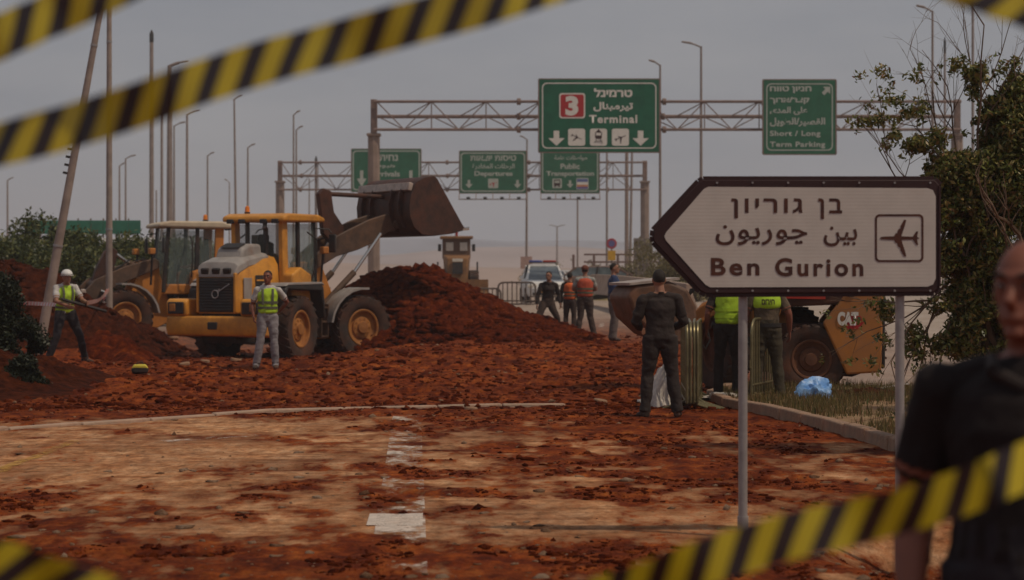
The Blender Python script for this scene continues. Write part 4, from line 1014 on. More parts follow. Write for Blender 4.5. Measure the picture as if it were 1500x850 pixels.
# ------------------------------------------------------------------ cars
def car(name, label, loc, rz, body, police=False, L_=4.7, W_=1.86, H_=1.72):
    """front faces local -Y"""
    t = empty(name, loc, rz, label, 'car')
    hw = W_/2
    # lower body lofted along y
    st = [(-L_/2, .72, .45, .74), (-L_/2+.12, .88, .30, .92), (-L_/2+.9, .98, .26, 1.02), (-.6, 1.0, .24, 1.08), (.9, 1.0, .24, 1.08), (L_/2-.3, .96, .28, 1.05), (L_/2, .84, .45, .95)]
    vs = []; n = 8
    for y, k, zb, zt in st:
        w_ = hw*k; vs += [(-w_*.92, y, zb), (-w_, y, zb+.16), (-w_, y, zt-.16), (-w_*.9, y, zt), (w_*.9, y, zt), (w_, y, zt-.16), (w_, y, zb+.16), (w_*.92, y, zb)]
    fs = [(i*n+k, i*n+(k+1) % n, (i+1)*n+(k+1) % n, (i+1)*n+k) for i in range(len(st)-1) for k in range(n)]+[tuple(range(n)), tuple(range((len(st)-1)*n, len(st)*n))]
    MB().add(vs, fs).build('body', body, t, bevel=.03, ang=45)
    g = [(-1.25, 1.05, .86), (-.45, H_-.06, .70), (.1, H_, .69), (1.5, H_-.04, .68), (2.05, 1.08, .84)]
    def frame(i0, i1, m, nm, ins=0):
        pass
    vs = []
    for y, z, k in g: vs += [(-hw*k, y, z), (hw*k, y, z)]
    vs += [(-hw*.9, -1.25, 1.0), (hw*.9, -1.25, 1.0), (-hw*.9, 2.05, 1.02), (hw*.9, 2.05, 1.02)]
    fs = [(0, 1, 3, 2), (6, 7, 9, 8), (0, 2, 4, 6, 8, 12, 10), (1, 11, 13, 9, 7, 5, 3), (0, 10, 11, 1), (8, 9, 13, 12), (10, 12, 13, 11), (2, 3, 5, 4), (4, 5, 7, 6)]
    MB().add(vs, fs).build('glasshouse', mat('car_glass', (.10, .12, .13), .08, .3, 4, spec=.8), t)
    rf = MB(); v2 = []
    for y, z, k in g[1:4]: v2 += [(-hw*k*1.03, y, z-.03), (-hw*k*.9, y, z+.04), (hw*k*.9, y, z+.04), (hw*k*1.03, y, z-.03)]
    f2 = [(i*4+k, i*4+k+1, (i+1)*4+k+1, (i+1)*4+k) for i in range(2) for k in range(3)]
    f2 += [(0, 1, 2, 3), (8, 9, 10, 11), (0, 3, 7, 4), (4, 7, 11, 8)]
    rf.add(v2, f2); rf.build('roof', body, t, bevel=.02)
    for s in (-1, 1):
        for (y0, z0, k0), (y1, z1, k1) in ((g[0], g[1]), (g[3], g[4])): MB().bar((s*hw*k0, y0-.01, z0), (s*hw*k1, y1-.01, z1), .08).build('pillar', body, t)
        MB().bar((s*hw*.70, .45, H_), (s*hw*.88, .5, 1.05), .07).build('pillar', M_BLK, t)
        for y in (-L_/2+.95, L_/2-.95):
            wh = MB(); wh.lathe([(.2, -.1), (.31, -.11), (.345, -.07), (.345, .07), (.31, .11), (.2, .1)], 24, T=Matrix.Translation((s*(hw-.1), y, .345)) @ Matrix.Rotation(math.pi/2, 4, 'Z'))
            o = wh.build('wheel', M_TYRE, t)
            MB().lathe([(.22, s*-.08), (.2, s*-.10), (.05, s*-.05), (.001, s*-.05)], 18, T=Matrix.Translation((s*(hw-.1), y, .345)) @ Matrix.Rotation(math.pi/2, 4, 'Z')).build('rim', M_GALV, o)
        MB().box((s*(hw+.1), -1.0, 1.12), (.2, .1, .15)).build('mirror', body, t, bevel=.03)
        MB().box((s*hw*.72, -L_/2+.05, .76), (.42, .1, .15)).build('headlight', M_LAMP, t, bevel=.03)
        MB().box((s*hw*.8, L_/2-.03, .85), (.22, .1, .2)).build('tail_light', M_REDL, t, bevel=.02)
    MB().box((0, -L_/2+.02, .66), (.75, .1, .22)).build('grille', M_BLK, t, bevel=.02)
    MB().box((0, -L_/2-.0, .40), (1.3, .1, .12)).build('bumper_vent', M_BLK, t, bevel=.02)
    MB().box((0, -L_/2-.04, .52), (.5, .03, .11)).build('number_plate', M_YEL, t)
    if police:
        b = MB().box((0, .1, H_+.10), (1.25, .28, .05)).build('light_bar', M_BLK, t, bevel=.02)
        for s, m in ((-1, mat('blue_lens', (.05, .07, .28), .3)), (1, M_REDL)): MB().box((s*.32, .1, H_+.16), (.6, .24, .1)).build('beacon', m, b, bevel=.03)
    return t
def bz(x, y): return float(base_h(np.array([float(x)]), np.array([float(y)]))[0])
Y = 94; car('police_car', 'white police car with roof light bar facing the camera behind the crowd barriers', (X(795, Y), Y, bz(X(795, Y), Y)-.05), R(4), M_WHITE, True)
Y = 112; car('parked_car', 'small pale car far back between the orange-vested pair and the rails', (X(836, Y), Y, bz(X(836, Y), Y)+.0), R(25), mat('silver_paint', (.45, .42, .40), .4), L_=4.2, H_=1.45)
Y = 98; car('parked_car', 'dusty brown car side-on near the man in the blue jacket', (X(892, Y), Y, bz(X(892, Y), Y)+.1), R(80), mat('brown_car_paint', (.17, .10, .075), .5, dust=.3), H_=1.5)

# ------------------------------------------------------------------ crowd-control barriers
def barrier(loc, rz, label, m, group, L_=2.1, H_=1.1, r=.024, nb=9, lean=0, first=None, gloss=None):
    t = empty('crowd_barrier', loc, rz, label, 'barrier', group)
    T = Matrix.Rotation(lean, 4, 'X')
    c = .22; pts = [(-L_/2, 0, .12), (-L_/2, 0, H_-c)]
    for i in range(1, 6): a = math.pi-math.pi/2*i/5; pts.append((-L_/2+c+c*math.cos(a), 0, H_-c+c*math.sin(a)))
    for i in range(0, 6): a = math.pi/2-math.pi/2*i/5; pts.append((L_/2-c+c*math.cos(a), 0, H_-c+c*math.sin(a)))
    pts += [(L_/2, 0, .12), (-L_/2, 0, .12)]
    MB(T).tube(pts, r, 8).build('frame', m, t)
    d = None
    MB(T).tube([(-L_/2, 0, .26), (L_/2, 0, .26)], r*.8, 8).build('lower_rail', m, t)
    for i in range(nb):
        x = -L_/2+L_*(i+1)/(nb+1)
        if d is None:
            o = MB(T).tube([(0, 0, .12), (0, 0, H_)], r*.62, 6).build('bar', m, t); d = o.data
        else: o = link('bar', d, t)
        o.location = (x, 0, 0)
    for s in (-1, 1):
        f = MB(); f.tube([(s*L_*.38, -.34, .02), (s*L_*.38, -.08, .10), (s*L_*.38, 0, .14), (s*L_*.38, .08, .10), (s*L_*.38, .34, .02)], r, 8); f.build('foot', m, t)
        MB(T).tube([(s*(L_/2+.03), 0, .5), (s*(L_/2+.07), 0, .5), (s*(L_/2+.07), 0, .6)], .012, 6).build('hook', m, t)
    return t
M_BAR = mat('dark_barrier', (.09, .06, .045), .6, .2)
M_BAR2 = mat('greenish_steel', (.17, .14, .07), .38, .25, 8, metal=.5)
Y = 88
for px, lab, rz in ((662, 'dark crowd barrier half hidden by the slope of the dirt pile', 0), (709, 'dark crowd barrier just right of the pile slope', 6), (757, 'dark crowd barrier in front of the police car', -4)):
    barrier((X(px, Y), Y, bz(X(px, Y), Y)), R(rz), lab, M_BAR, 'dark crowd barriers closing the road', L_=1.45 if px != 757 else 1.6, H_=1.05, r=.04, nb=7)
g0 = G(1022, 598)
bl = ['steel crowd barrier seen end-on, leftmost of the stack beside the man in black', 'second barrier of the end-on stack beside the man in black', 'third barrier of the end-on stack beside the man in black', 'outer barrier of the end-on stack, nearest to the vested workers']
for i in range(4):
    barrier((g0.x-.13+.07*i, g0.y+.5+.05*i, g0.z-.02), R(87-1.2*i), bl[i], M_BAR2, 'steel barriers stacked end-on', H_=1.13, r=.019, nb=12)
g1 = G(1124, 592)
for i in range(2):
    barrier((g1.x+.02*i, g1.y+.35+.1*i, g1.z), R(70), ['steel crowd barrier turned away in front of the worker with printed vest', 'second steel barrier directly behind the turned one'][i], M_BAR2, 'barriers by the printed vest', L_=1.5, H_=1.13, r=.019, nb=9)

# ------------------------------------------------------------------ piles, kerbs, markings
def soilmat(name, cs, sc_=5, bump=.9):
    m = bpy.data.materials.new(name); m.use_nodes = True; n = m.node_tree.nodes; l = m.node_tree.links; b = n['Principled BSDF']
    t = n.new('ShaderNodeTexCoord'); a = n.new('ShaderNodeTexNoise'); a.inputs['Scale'].default_value = sc_; a.inputs['Detail'].default_value = 9; a.inputs['Roughness'].default_value = .7
    l.new(t.outputs['Object'], a.inputs[0]); r = n.new('ShaderNodeValToRGB'); e = r.color_ramp.elements
    e[0].position = .34; e[0].color = (*cs[0], 1); e[1].position = .72; e[1].color = (*cs[-1], 1)
    for i, c in enumerate(cs[1:-1]): q = e.new(.3+.45*(i+1)/(len(cs)-1)); q.color = (*c, 1)
    l.new(a.outputs[0], r.inputs[0]); l.new(r.outputs[0], b.inputs['Base Color']); b.inputs['Roughness'].default_value = .95; b.inputs['Specular IOR Level'].default_value = .05
    v = n.new('ShaderNodeTexNoise'); v.inputs['Scale'].default_value = 20; v.inputs['Detail'].default_value = 9; v.inputs['Roughness'].default_value = .75; l.new(t.outputs['Object'], v.inputs[0])
    bp = n.new('ShaderNodeBump'); bp.inputs['Strength'].default_value = bump; bp.inputs['Distance'].default_value = .06
    l.new(v.outputs[0], bp.inputs['Height']); l.new(bp.outputs[0], b.inputs['Normal'])
    return m
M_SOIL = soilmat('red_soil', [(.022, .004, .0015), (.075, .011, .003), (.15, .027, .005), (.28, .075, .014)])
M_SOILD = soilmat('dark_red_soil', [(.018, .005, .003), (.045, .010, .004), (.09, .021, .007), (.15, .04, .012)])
def pile(name, label, x0, x1, y0, y1, res, hf, m, seed, lump=.16, kind=None):
    xs = np.arange(x0, x1, res); ys = np.arange(y0, y1, res*1.2)
    XX, YY = np.meshgrid(xs, ys); H = hf(XX, YY)
    a = fbm(XX*1.5, YY*1.5, 3, seed); b = fbm(XX*4.5, YY*4.5, 3, seed+9); c = fbm(XX*12, YY*12, 2, seed+20)
    rid = 1-np.abs(2*fbm(XX*2.8, YY*2.8, 3, seed+33)-1)
    w_ = ss(.02, .35, H)
    H = H+w_*(lump*2.2*(a-.5)+lump*1.5*(b-.5)+lump*.6*(c-.5)+lump*.9*(rid-.75))
    gz = base_h(XX, YY)
    Zz = np.where(H > .015, gz+H, gz-.35)
    V = np.stack([XX, YY, Zz], -1).reshape(-1, 3); r, cc = XX.shape
    i = np.arange(r-1)[:, None]*cc+np.arange(cc-1)[None, :]
    Fq = np.stack([i, i+1, i+cc+1, i+cc], -1).reshape(-1, 4)
    ox, oy = (x0+x1)/2, (y0+y1)/2; V[:, 0] -= ox; V[:, 1] -= oy
    o = npmesh(name, V, Fq, m); o.location = (ox, oy, 0)
    tag(o, label, 'dirt pile', kind=kind); return o
def prof_h(x, pts): return np.interp(x, [p[0] for p in pts], [p[1] for p in pts])
mp_ = [(-6.3, 0), (-5.4, .45), (-4.7, 1.05), (-4.15, 1.72), (-3.7, 1.93), (-2.83, 2.03), (-1.94, 1.84), (-1.24, 1.5), (-.53, 1.02), (.18, .66), (.9, .42), (1.6, .22), (2.2, .0)]
def h_main(x, y):
    h = prof_h(x+.12*(y-52.5)*0, mp_)
    d = (y-53.2)/np.where(y < 53.2, 5.2+.4*(x+2), 3.0)
    return h*np.clip(1-np.abs(d)**1.35, 0, 1)
pile('dirt_pile', 'big red-brown dirt pile beside the raised bucket loader', -6.6, 2.5, 46, 56.5, .05, h_main, M_SOIL, 5, .17)
def h_left(x, y): return prof_h(x, [(-17, 1.3), (-14, 1.9), (-12.3, 2.1), (-11.2, 1.6), (-10.4, 1.1), (-9.6, .6), (-8.6, .25), (-7.8, 0)])*np.clip(1-np.abs((y-50.5)/3.4)**1.6, 0, 1)
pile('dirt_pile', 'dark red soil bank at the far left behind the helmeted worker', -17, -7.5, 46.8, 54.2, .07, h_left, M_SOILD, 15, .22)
def h_pole(x, y): return .78*np.clip(1-((x+10.45)/1.25)**2-((y-50.2)/1.6)**2, 0, 1)**.8+.45*np.clip(1-((x+8.9)/.9)**2-((y-48)/1.4)**2, 0, 1)
px_ = X(165, 44)
def h_pole(x, y): return .62*np.clip(1-((x-px_)/.75)**2-((y-44)/1.2)**2, 0, 1)**.8+.30*np.clip(1-((x-px_-.7)/.6)**2-((y-43)/1.1)**2, 0, 1)
pile('dirt_pile', 'low red soil heap between the helmeted worker and the upright pole foot', px_-.9, px_+1.5, 41.8, 45.4, .04, h_pole, M_SOIL, 25, .14)
gs = G(1258, 590)
def h_s(x, y): return .20*np.clip(1-((x-gs.x-.15)/.62)**2-((y-gs.y-.5)/.6)**2, 0, 1)**.7
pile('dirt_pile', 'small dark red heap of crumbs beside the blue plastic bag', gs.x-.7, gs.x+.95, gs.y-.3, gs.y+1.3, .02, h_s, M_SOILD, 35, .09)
def h_b(x, y): return prof_h(x, [(-8.4, .8), (-7.6, .6), (-7.0, .35), (-6.4, .14), (-5.9, 0)])*np.clip(1-np.abs((y-31)/3.6)**1.6, 0, 1)
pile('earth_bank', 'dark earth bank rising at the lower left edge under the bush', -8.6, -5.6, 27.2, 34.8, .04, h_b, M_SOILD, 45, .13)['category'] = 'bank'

def clods(name, n, region, smin, smax, m, hfun=None, seed=1):
    """lumps of soil as low polyhedra lying on the ground"""
    r = np.random.default_rng(seed)
    ico = [(0, 0, 1), (.89, 0, .45), (.28, .85, .45), (-.72, .53, .45), (-.72, -.53, .45), (.28, -.85, .45), (.72, .53, -.45), (-.28, .85, -.45), (-.89, 0, -.45), (-.28, -.85, -.45), (.72, -.53, -.45), (0, 0, -1)]
    fc = [(0, 1, 2), (0, 2, 3), (0, 3, 4), (0, 4, 5), (0, 5, 1), (1, 6, 2), (2, 7, 3), (3, 8, 4), (4, 9, 5), (5, 10, 1), (6, 7, 2), (7, 8, 3), (8, 9, 4), (9, 10, 5), (10, 6, 1), (11, 7, 6), (11, 8, 7), (11, 9, 8), (11, 10, 9), (11, 6, 10)]
    P_ = region(r, n); n = len(P_)
    s = smin*(smax/smin)**(r.random(n)**3.2)
    ico = np.array(ico)
    V = (ico[None]*(1+1.0*(r.random((n, 12, 1))-.5))+.35*(r.random((n, 12, 3))-.5))*s[:, None, None]*np.stack([.7+1.1*r.random(n), .7+.9*r.random(n), .4+.5*r.random(n)], -1)[:, None, :]
    z = (hfun(P_[:, 0], P_[:, 1]) if hfun else ground_h(P_[:, 0], P_[:, 1]))
    V = V+np.stack([P_[:, 0], P_[:, 1], z+s*.05], -1)[:, None, :]
    Fq = (np.array(fc)[None]+(np.arange(n)*12)[:, None, None]).reshape(-1, 3)
    o = npmesh(name, V.reshape(-1, 3), Fq, m, smooth=False); tag(o, kind='stuff'); return o
def reg_apron(r, n):
    y = 26+28*r.random(n*5)**1.3; x = -9+12.5*r.random(n*5)
    k = (mud_mask(x, y) > .45)*(r.random(n*5) < .2+.9*fbm(x*.9, y*.6, 3, 91)**1.5); return np.stack([x, y], -1)[k][:n]
clods('soil_clods', 16000, reg_apron, .008, .065, M_SOIL, seed=3)
def reg_near(r, n):
    y = 11.2+16*r.random(n*6); x = (r.random(n*6)-.5)*.56*y
    k = (mud_mask(x, y)+.2*(r.random(n*6)-.5) > .55)*(fbm(x*1.4, y*.8, 3, 17) > .47); return np.stack([x, y], -1)[k][:n]
clods('soil_crumbs', 15000, reg_near, .004, .032, M_SOIL, seed=4)
def reg_pile(r, n):
    x = -6+8.2*r.random(n); y = 47.6+6.5*r.random(n); return np.stack([x, y], -1)
clods('pile_clods', 7000, reg_pile, .015, .19, M_SOIL, lambda x, y: base_h(x, y)+h_main(x, y)-.02, 6)
def reg_l(r, n):
    x = -16+8*r.random(n); y = 47.5+5*r.random(n); return np.stack([x, y], -1)
clods('bank_clods', 1500, reg_l, .03, .16, M_SOILD, lambda x, y: base_h(x, y)+h_left(x, y)-.03, 7)

M_PEB = soilmat('pale_stones', [(.12, .05, .025), (.26, .15, .09), (.38, .26, .18), (.45, .33, .25)], 2)
def reg_peb(r, n):
    y = 11.5+36*r.random(n)**1.5; x = (r.random(n)-.5)*.5*y; return np.stack([x, y], -1)
clods('stone_chips', 1600, reg_peb, .006, .04, M_PEB, seed=12)
# kerbs: (list of world points), stones one by one
def kerb(name, pts, wd, ht, step, sink=0, m=M_KERB):
    t = empty(name, (0, 0, 0)); t['kind'] = 'structure'
    d = 0; pts = [Vector((p[0], p[1], 0)) for p in pts]
    for i in range(len(pts)-1):
        a, b = pts[i], pts[i+1]; L_ = (b-a).length; n = max(1, round(L_/step)); u = (b-a)/n
        for k in range(n):
            p = a+u*(k+.5); ang = math.atan2(u.y, u.x)
            z = bz(p.x, p.y)-sink+random.uniform(-.012, .008)
            q = MB(); hl = u.length/2-.008
            q.prism([(-wd/2, -.12), (wd/2, -.12), (wd/2, ht-.03), (wd/2-.03, ht), (-wd/2+.03, ht), (-wd/2, ht-.03)], -hl, hl, 'yz') if False else q.add(
                [(-hl, -wd/2, -.12), (hl, -wd/2, -.12), (hl, wd/2, -.12), (-hl, wd/2, -.12), (-hl, -wd/2+.01, ht), (hl, -wd/2+.01, ht), (hl, wd/2-.01, ht), (-hl, wd/2-.01, ht)],
                [(3, 2, 1, 0), (4, 5, 6, 7), (0, 1, 5, 4), (1, 2, 6, 5), (2, 3, 7, 6), (3, 0, 4, 7)])
            o = q.build('kerb_stone', m, t, bevel=.018)
            o.location = (p.x, p.y, z); o.rotation_euler = (random.uniform(-.02, .02), random.uniform(-.012, .012), ang+random.uniform(-.01, .01))
    return t
kp = [G(px, py+4) for px, py in ((1500, 716), (1400, 680), (1310, 655), (1215, 628), (1120, 603), (1065, 590), (1046, 583), (1042, 577), (1075, 570), (1130, 566))]
kerb('kerb', kp, .16, .13, .9)
ke = [(-7.4, 20.6), (-5.6, 22.7), (-2.97, 25.6), (-1.8, 26.3), (.7, 26.9)]
M_KERB2 = mat('buried_kerb', (.42, .30, .22), .9, .2, 5, bump=.4, dust=.6, dustcol=(.22, .08, .04))
kerb('edge_kerb', ke, .13, .045, 1.0, .004, M_KERB2)
km = [(X(700, 88), 88), (X(738, 75), 75), (X(765, 64), 64), (X(795, 55), 55)]
kerb('median_kerb', km, .32, .16, 1.2, 0, mat('pale_kerb', (.55, .50, .46), .85, .12))

def marking(name, x0, y0, x1, y1, wd, m, thr=.5, res=.022, label=None):
    """worn road paint and reflection bars: a sheet 4 mm above the ground, gone where mud lies thick"""
    a = Vector((x0, y0)); b = Vector((x1, y1)); L_ = (b-a).length; u = (b-a)/L_; v = Vector((-u.y, u.x))
    nu = int(L_/res); nv = max(3, int(wd/res*1.2)); s = (np.arange(nu+1)/nu)[:, None]*L_; q = ((np.arange(nv+1)/nv)-.5)[None, :]*wd
    XX = a.x+u.x*s+v.x*q; YY = a.y+u.y*s+v.y*q
    mm = mud_mask(XX, YY); Zz = base_h(XX, YY)+relief(XX, YY, mm)+.007
    V = np.stack([XX, YY, Zz], -1).reshape(-1, 3); c = nv+1
    i = np.arange(nu)[:, None]*c+np.arange(nv)[None, :]
    Fq = np.stack([i, i+1, i+c+1, i+c], -1).reshape(-1, 4)
    o = npmesh(name, V, Fq, m); o['kind'] = 'structure'
    add_attr(o, 'wear', (mm*1.0+(1-thr)).ravel())
def paintmat(name, col):
    m = mat(name, col, .85, .15, 9, dust=.3, dustcol=(.40, .19, .08)); n = m.node_tree.nodes; l = m.node_tree.links; b = n['Principled BSDF']
    t_ = n.new('ShaderNodeTexCoord'); mp_ = n.new('ShaderNodeMapping'); mp_.inputs['Scale'].default_value = (1, .6, 1); l.new(t_.outputs['Object'], mp_.inputs[0])
    a = n.new('ShaderNodeTexNoise'); a.inputs['Scale'].default_value = 9; a.inputs['Detail'].default_value = 10; a.inputs['Roughness'].default_value = .8; l.new(mp_.outputs[0], a.inputs[0])
    at = n.new('ShaderNodeAttribute'); at.attribute_name = 'wear'
    q = n.new('ShaderNodeMath'); q.operation = 'MULTIPLY_ADD'; q.inputs[1].default_value = 2.4; l.new(a.outputs[0], q.inputs[0]); l.new(at.outputs['Fac'], q.inputs[2])
    mr = n.new('ShaderNodeMapRange'); mr.inputs[1].default_value = 1.95; mr.inputs[2].default_value = 2.35; mr.inputs[3].default_value = .85; mr.inputs[4].default_value = 0; l.new(q.outputs[0], mr.inputs[0]); l.new(mr.outputs[0], b.inputs['Alpha'])
    return m
M_PAINT = paintmat('worn_paint_and_reflection', (.66, .56, .48))  # serves real markings and the painted-in reflection bars
M_PAINTY = paintmat('worn_yellow_paint', (.50, .27, .05))
marking('lane_and_reflection_marking', -.62, 11.0, -1.32, 25.8, .34, M_PAINT, .22)  # streaky pale bars put a reflection on the road as colour
marking('lane_and_reflection_marking', X(580, 14.15), 13.95, X(579, 14.5), 14.65, .38, M_PAINT, .80)  # solid block of the same painted-in reflection
marking('edge_marking', -4.46, 9.5, -4.5, 21.2, .12, M_PAINTY, .25)
marking('arrow_marking', -3.55, 21.0, -2.7, 21.9, .22, M_PAINT, .15)
for yy, x0, x1 in ((60, 1.1, 1.3), (70, 1.9, 2.0), (80, 2.5, 2.7)): marking('lane_and_reflection_marking', x0+1.5, yy, x1+1.5, yy+3.5, .15, M_PAINT, .6, .1)

# verge behind the kerb, with grass
def verge():
    poly = [(p.x, p.y) for p in kp[:-1]]
    poly = [(9.0, 15.0)]+[(p.x+.1, p.y+.12) for p in kp]+[(X(1330, 29.5), 29.8), (9.6, 27)]
    M_V = mat('verge_soil', (.20, .10, .05), .95, .35, 5, bump=.6, col2=(.30, .20, .10))
    me = bpy.data.meshes.new('verge'); bm = bmesh.new()
    f = bm.faces.new([bm.verts.new((x, y, .09+bz(x, y))) for x, y in poly]); r = bmesh.ops.extrude_face_region(bm, geom=[f])
    for v in r['geom']:
        if isinstance(v, bmesh.types.BMVert): v.co.z -= .4
    bmesh.ops.recalc_face_normals(bm, faces=bm.faces); bm.to_mesh(me); bm.free(); me.materials.append(M_V)
    o = link('verge', me); o['kind'] = 'structure'
    # point in polygon for grass
    P2 = np.array(poly); r = np.random.default_rng(5)
    n = 90000; x = 2.6+7*r.random(n); y = 15+15.2*r.random(n)
    ins = np.zeros(n, bool); j = len(P2)-1
    for i in range(len(P2)):
        c = ((P2[i, 1] > y) != (P2[j, 1] > y)) & (x < (P2[j, 0]-P2[i, 0])*(y-P2[i, 1])/(P2[j, 1]-P2[i, 1]+1e-9)+P2[i, 0]); ins ^= c; j = i
    ins &= fbm(x*1.3, y*1.3, 3, 8)+.25*(r.random(n)-.5) > .43
    x = x[ins]; y = y[ins]
    return x, y, r
gx, gy, gr = verge()
def grass(name, x, y, z, hh, r, m, w_=.006):
    n = len(x); h = hh*(.4+.9*r.random(n)); a = r.random(n)*6.283; l = .5*h*(r.random(n)); b = r.random(n)*6.283
    dx = np.cos(a)*w_*(.6+h*6); dy = np.sin(a)*w_*(.6+h*6)
    V = np.stack([np.stack([x-dx, y-dy, z], -1), np.stack([x+dx, y+dy, z], -1), np.stack([x+np.cos(b)*l, y+np.sin(b)*l, z+h], -1)], 1)
    o = npmesh(name, V.reshape(-1, 3), np.arange(n*3).reshape(-1, 3), m, smooth=False); tag(o, kind='stuff'); return o
M_GRASS = leafmat('dry_green_grass', [(.04, .04, .012), (.09, .085, .02), (.16, .13, .04), (.26, .18, .08), (.15, .06, .025)])
grass('grass', gx, gy, base_h(gx, gy)+.085, .11, gr, M_GRASS, .005)

# ------------------------------------------------------------------ vegetation
def leaves(name, centers, radii, n, size, m, parent, seed, gap=.42, gsc=1.6, squash=1):
    r = np.random.default_rng(seed); cs = np.array(centers, float); rs = np.array([(q if hasattr(q, '__len__') else (q, q, q)) for q in radii], float)
    vol = rs.prod(1); pk = r.choice(len(cs), n*3, p=vol/vol.sum())
    d = r.normal(size=(n*3, 3)); d /= np.linalg.norm(d, axis=1)[:, None]; rad = r.random(n*3)**(1/2.2)
    p = cs[pk]+d*rad[:, None]*rs[pk]*(1+.25*(r.random((n*3, 1))-.5))
    # clumpiness
    g = (fbm(p[:, 0]*gsc+p[:, 1]*.7, p[:, 2]*gsc+p[:, 1]*.5, 3, seed) > gap)
    p = p[g][:n]; n = len(p)
    u = r.normal(size=(n, 3)); u /= np.linalg.norm(u, axis=1)[:, None]; v = r.normal(size=(n, 3)); v -= (v*u).sum(1)[:, None]*u; v /= np.linalg.norm(v, axis=1)[:, None]
    s = size*(.6+.8*r.random((n, 1))); nrm = np.cross(u, v)
    V = np.stack([p-u*s, p+v*s*.42+nrm*s*.12, p+u*s, p-v*s*.42+nrm*s*.12], 1).reshape(-1, 3)
    o = npmesh(name, V, np.arange(n*4).reshape(-1, 4), m, parent, smooth=False)
    return o
def branch(b, p, d, l, r, depth, rnd, tips=None, bend=.25, up=.1):
    pts = [p]; q = p.copy(); dd = d.normalized(); n = 4
    for i in range(n):
        dd = (dd+Vector((rnd.uniform(-bend, bend), rnd.uniform(-bend, bend), rnd.uniform(-bend, bend)+up))).normalized(); q = q+dd*l/n; pts.append(q.copy())
    b.tube(pts, [r*(1-.6*i/n) for i in range(n+1)], 5 if depth > 1 else 4, cap=False)
    if tips is not None: tips.append(q)
    if depth > 0:
        for k in range(rnd.choice((2, 3, 3))):
            i = rnd.randint(1, n); a = pts[i]
            nd = (dd+Vector((rnd.uniform(-1, 1), rnd.uniform(-1, 1), rnd.uniform(-.5, .8)))*.9).normalized()
            branch(b, a, nd, l*rnd.uniform(.5, .75), r*.5, depth-1, rnd, tips, bend, up)
M_BARK = mat('bark', (.14, .09, .06), .9, .3, 6, bump=.4)
M_LEAF = leafmat('tree_leaves', [(.03, .04, .01), (.07, .09, .018), (.13, .15, .03), (.21, .21, .055), (.30, .24, .08), (.20, .10, .04)], .4)
M_LEAF2 = leafmat('olive_bush_leaves', [(.02, .03, .008), (.05, .065, .016), (.10, .115, .03), (.17, .16, .05)], .45)
M_LEAFD = leafmat('dark_conifer_leaves', [(.008, .012, .006), (.018, .026, .010), (.035, .04, .016)], .5)

def right_tree():
    Y = 19.5; rnd = random.Random(4)
    b0 = G(1490, 640); t = empty('leafy_tree', (X(1475, Y), Y, 0), 0, 'large leafy tree with bare twigs on top filling the right edge behind the arrow sign', 'tree')
    o = Vector((X(1475, Y), Y, 0)); L = lambda px, py, dy=0: Vector((X(px, Y)-o.x, dy, Z(py, Y)))
    tr = MB(); tips = []
    tr.tube([(0, 0, -.1), (.02, 0, .6), (-.05, .05, 1.2)], [.13, .10, .08], 10)
    for k in range(9):
        a = rnd.uniform(0, 6.28); branch(tr, Vector((0, .0, .4+.12*k)), Vector((math.cos(a)*.8, math.sin(a)*.5, 1.0)), 1.2, .045, 3, rnd, tips, .3, .12)
    tr.build('trunk', M_BARK, t)
    tw = MB(); ttips = []
    for (px, py, qx, qy, r_) in ((1400, 300, 1344, 130, .014), (1430, 250, 1424, 30, .014), (1440, 200, 1470, 90, .012), (1460, 200, 1500, 80, .012), (1380, 330, 1290, 215, .012), (1390, 320, 1268, 245, .01), (1410, 250, 1385, 120, .012), (1480, 190, 1440, 110, .01), (1400, 260, 1330, 190, .01), (1450, 180, 1400, 60, .01)):
        p = L(px, py, rnd.uniform(-.3, .3)); d = L(qx, qy)-p; branch(tw, p, d, d.length*.95, r_, 3, rnd, ttips, .16, .03)
    for (px, py, qx, qy) in ((1375, 420, 1290, 520), (1380, 440, 1300, 560), (1370, 450, 1330, 590), (1360, 440, 1262, 452), (1390, 470, 1350, 600), (1375, 430, 1276, 500)):
        p = L(px, py, rnd.uniform(-.3, .2)); d = L(qx, qy)-p; branch(tw, p, d, d.length, .011, 2, rnd, ttips, .16, -.02)
    tp = [p for p in ttips if p.z < 3.75]; rr_ = random.Random(3)
    leaves('tip_leaves', [tuple(p) for p in tp], [(.08, .08, .07)]*len(tp), 2600, .026, M_LEAF, t, 18, .52, 6)['kind'] = 'stuff'
    tw.build('twigs', M_BARK, t)['kind'] = 'stuff'
    cl = [(1440, 260, .42, .5, .42), (1480, 190, .35, .5, .35), (1400, 330, .36, .5, .36), (1460, 360, .42, .55, .45), (1390, 420, .32, .45, .30), (1440, 470, .36, .45, .34), (1385, 250, .24, .35, .2), (1345, 215, .16, .3, .1),
          (1500, 280, .45, .6, .5), (1400, 510, .26, .3, .22), (1520, 430, .5, .5, .5), (1360, 300, .16, .3, .2), (1310, 200, .07, .2, .05), (1450, 165, .22, .3, .16), (1380, 200, .15, .3, .10), (1490, 140, .2, .3, .2), (1415, 215, .25, .35, .18), (1370, 380, .14, .3, .3)]
    leaves('crown', [L(a, b) for a, b, *_ in cl], [(c, d, e) for _, _, c, d, e in cl], 80000, .028, M_LEAF, t, 5, .435, 3.6)
    sp = [(1272, 444, .05, .2, .06), (1300, 455, .12, .2, .12), (1290, 500, .06, .2, .08), (1340, 500, .14, .2, .2), (1300, 210, .1, .2, .05), (1430, 110, .12, .2, .2), (1350, 160, .06, .1, .15), (1490, 120, .1, .2, .12)]
    leaves('loose_leaves', [L(a, b) for a, b, *_ in sp], [(c, d, e) for _, _, c, d, e in sp], 1500, .03, M_LEAF, t, 8, .48, 5)['kind'] = 'stuff'
right_tree()
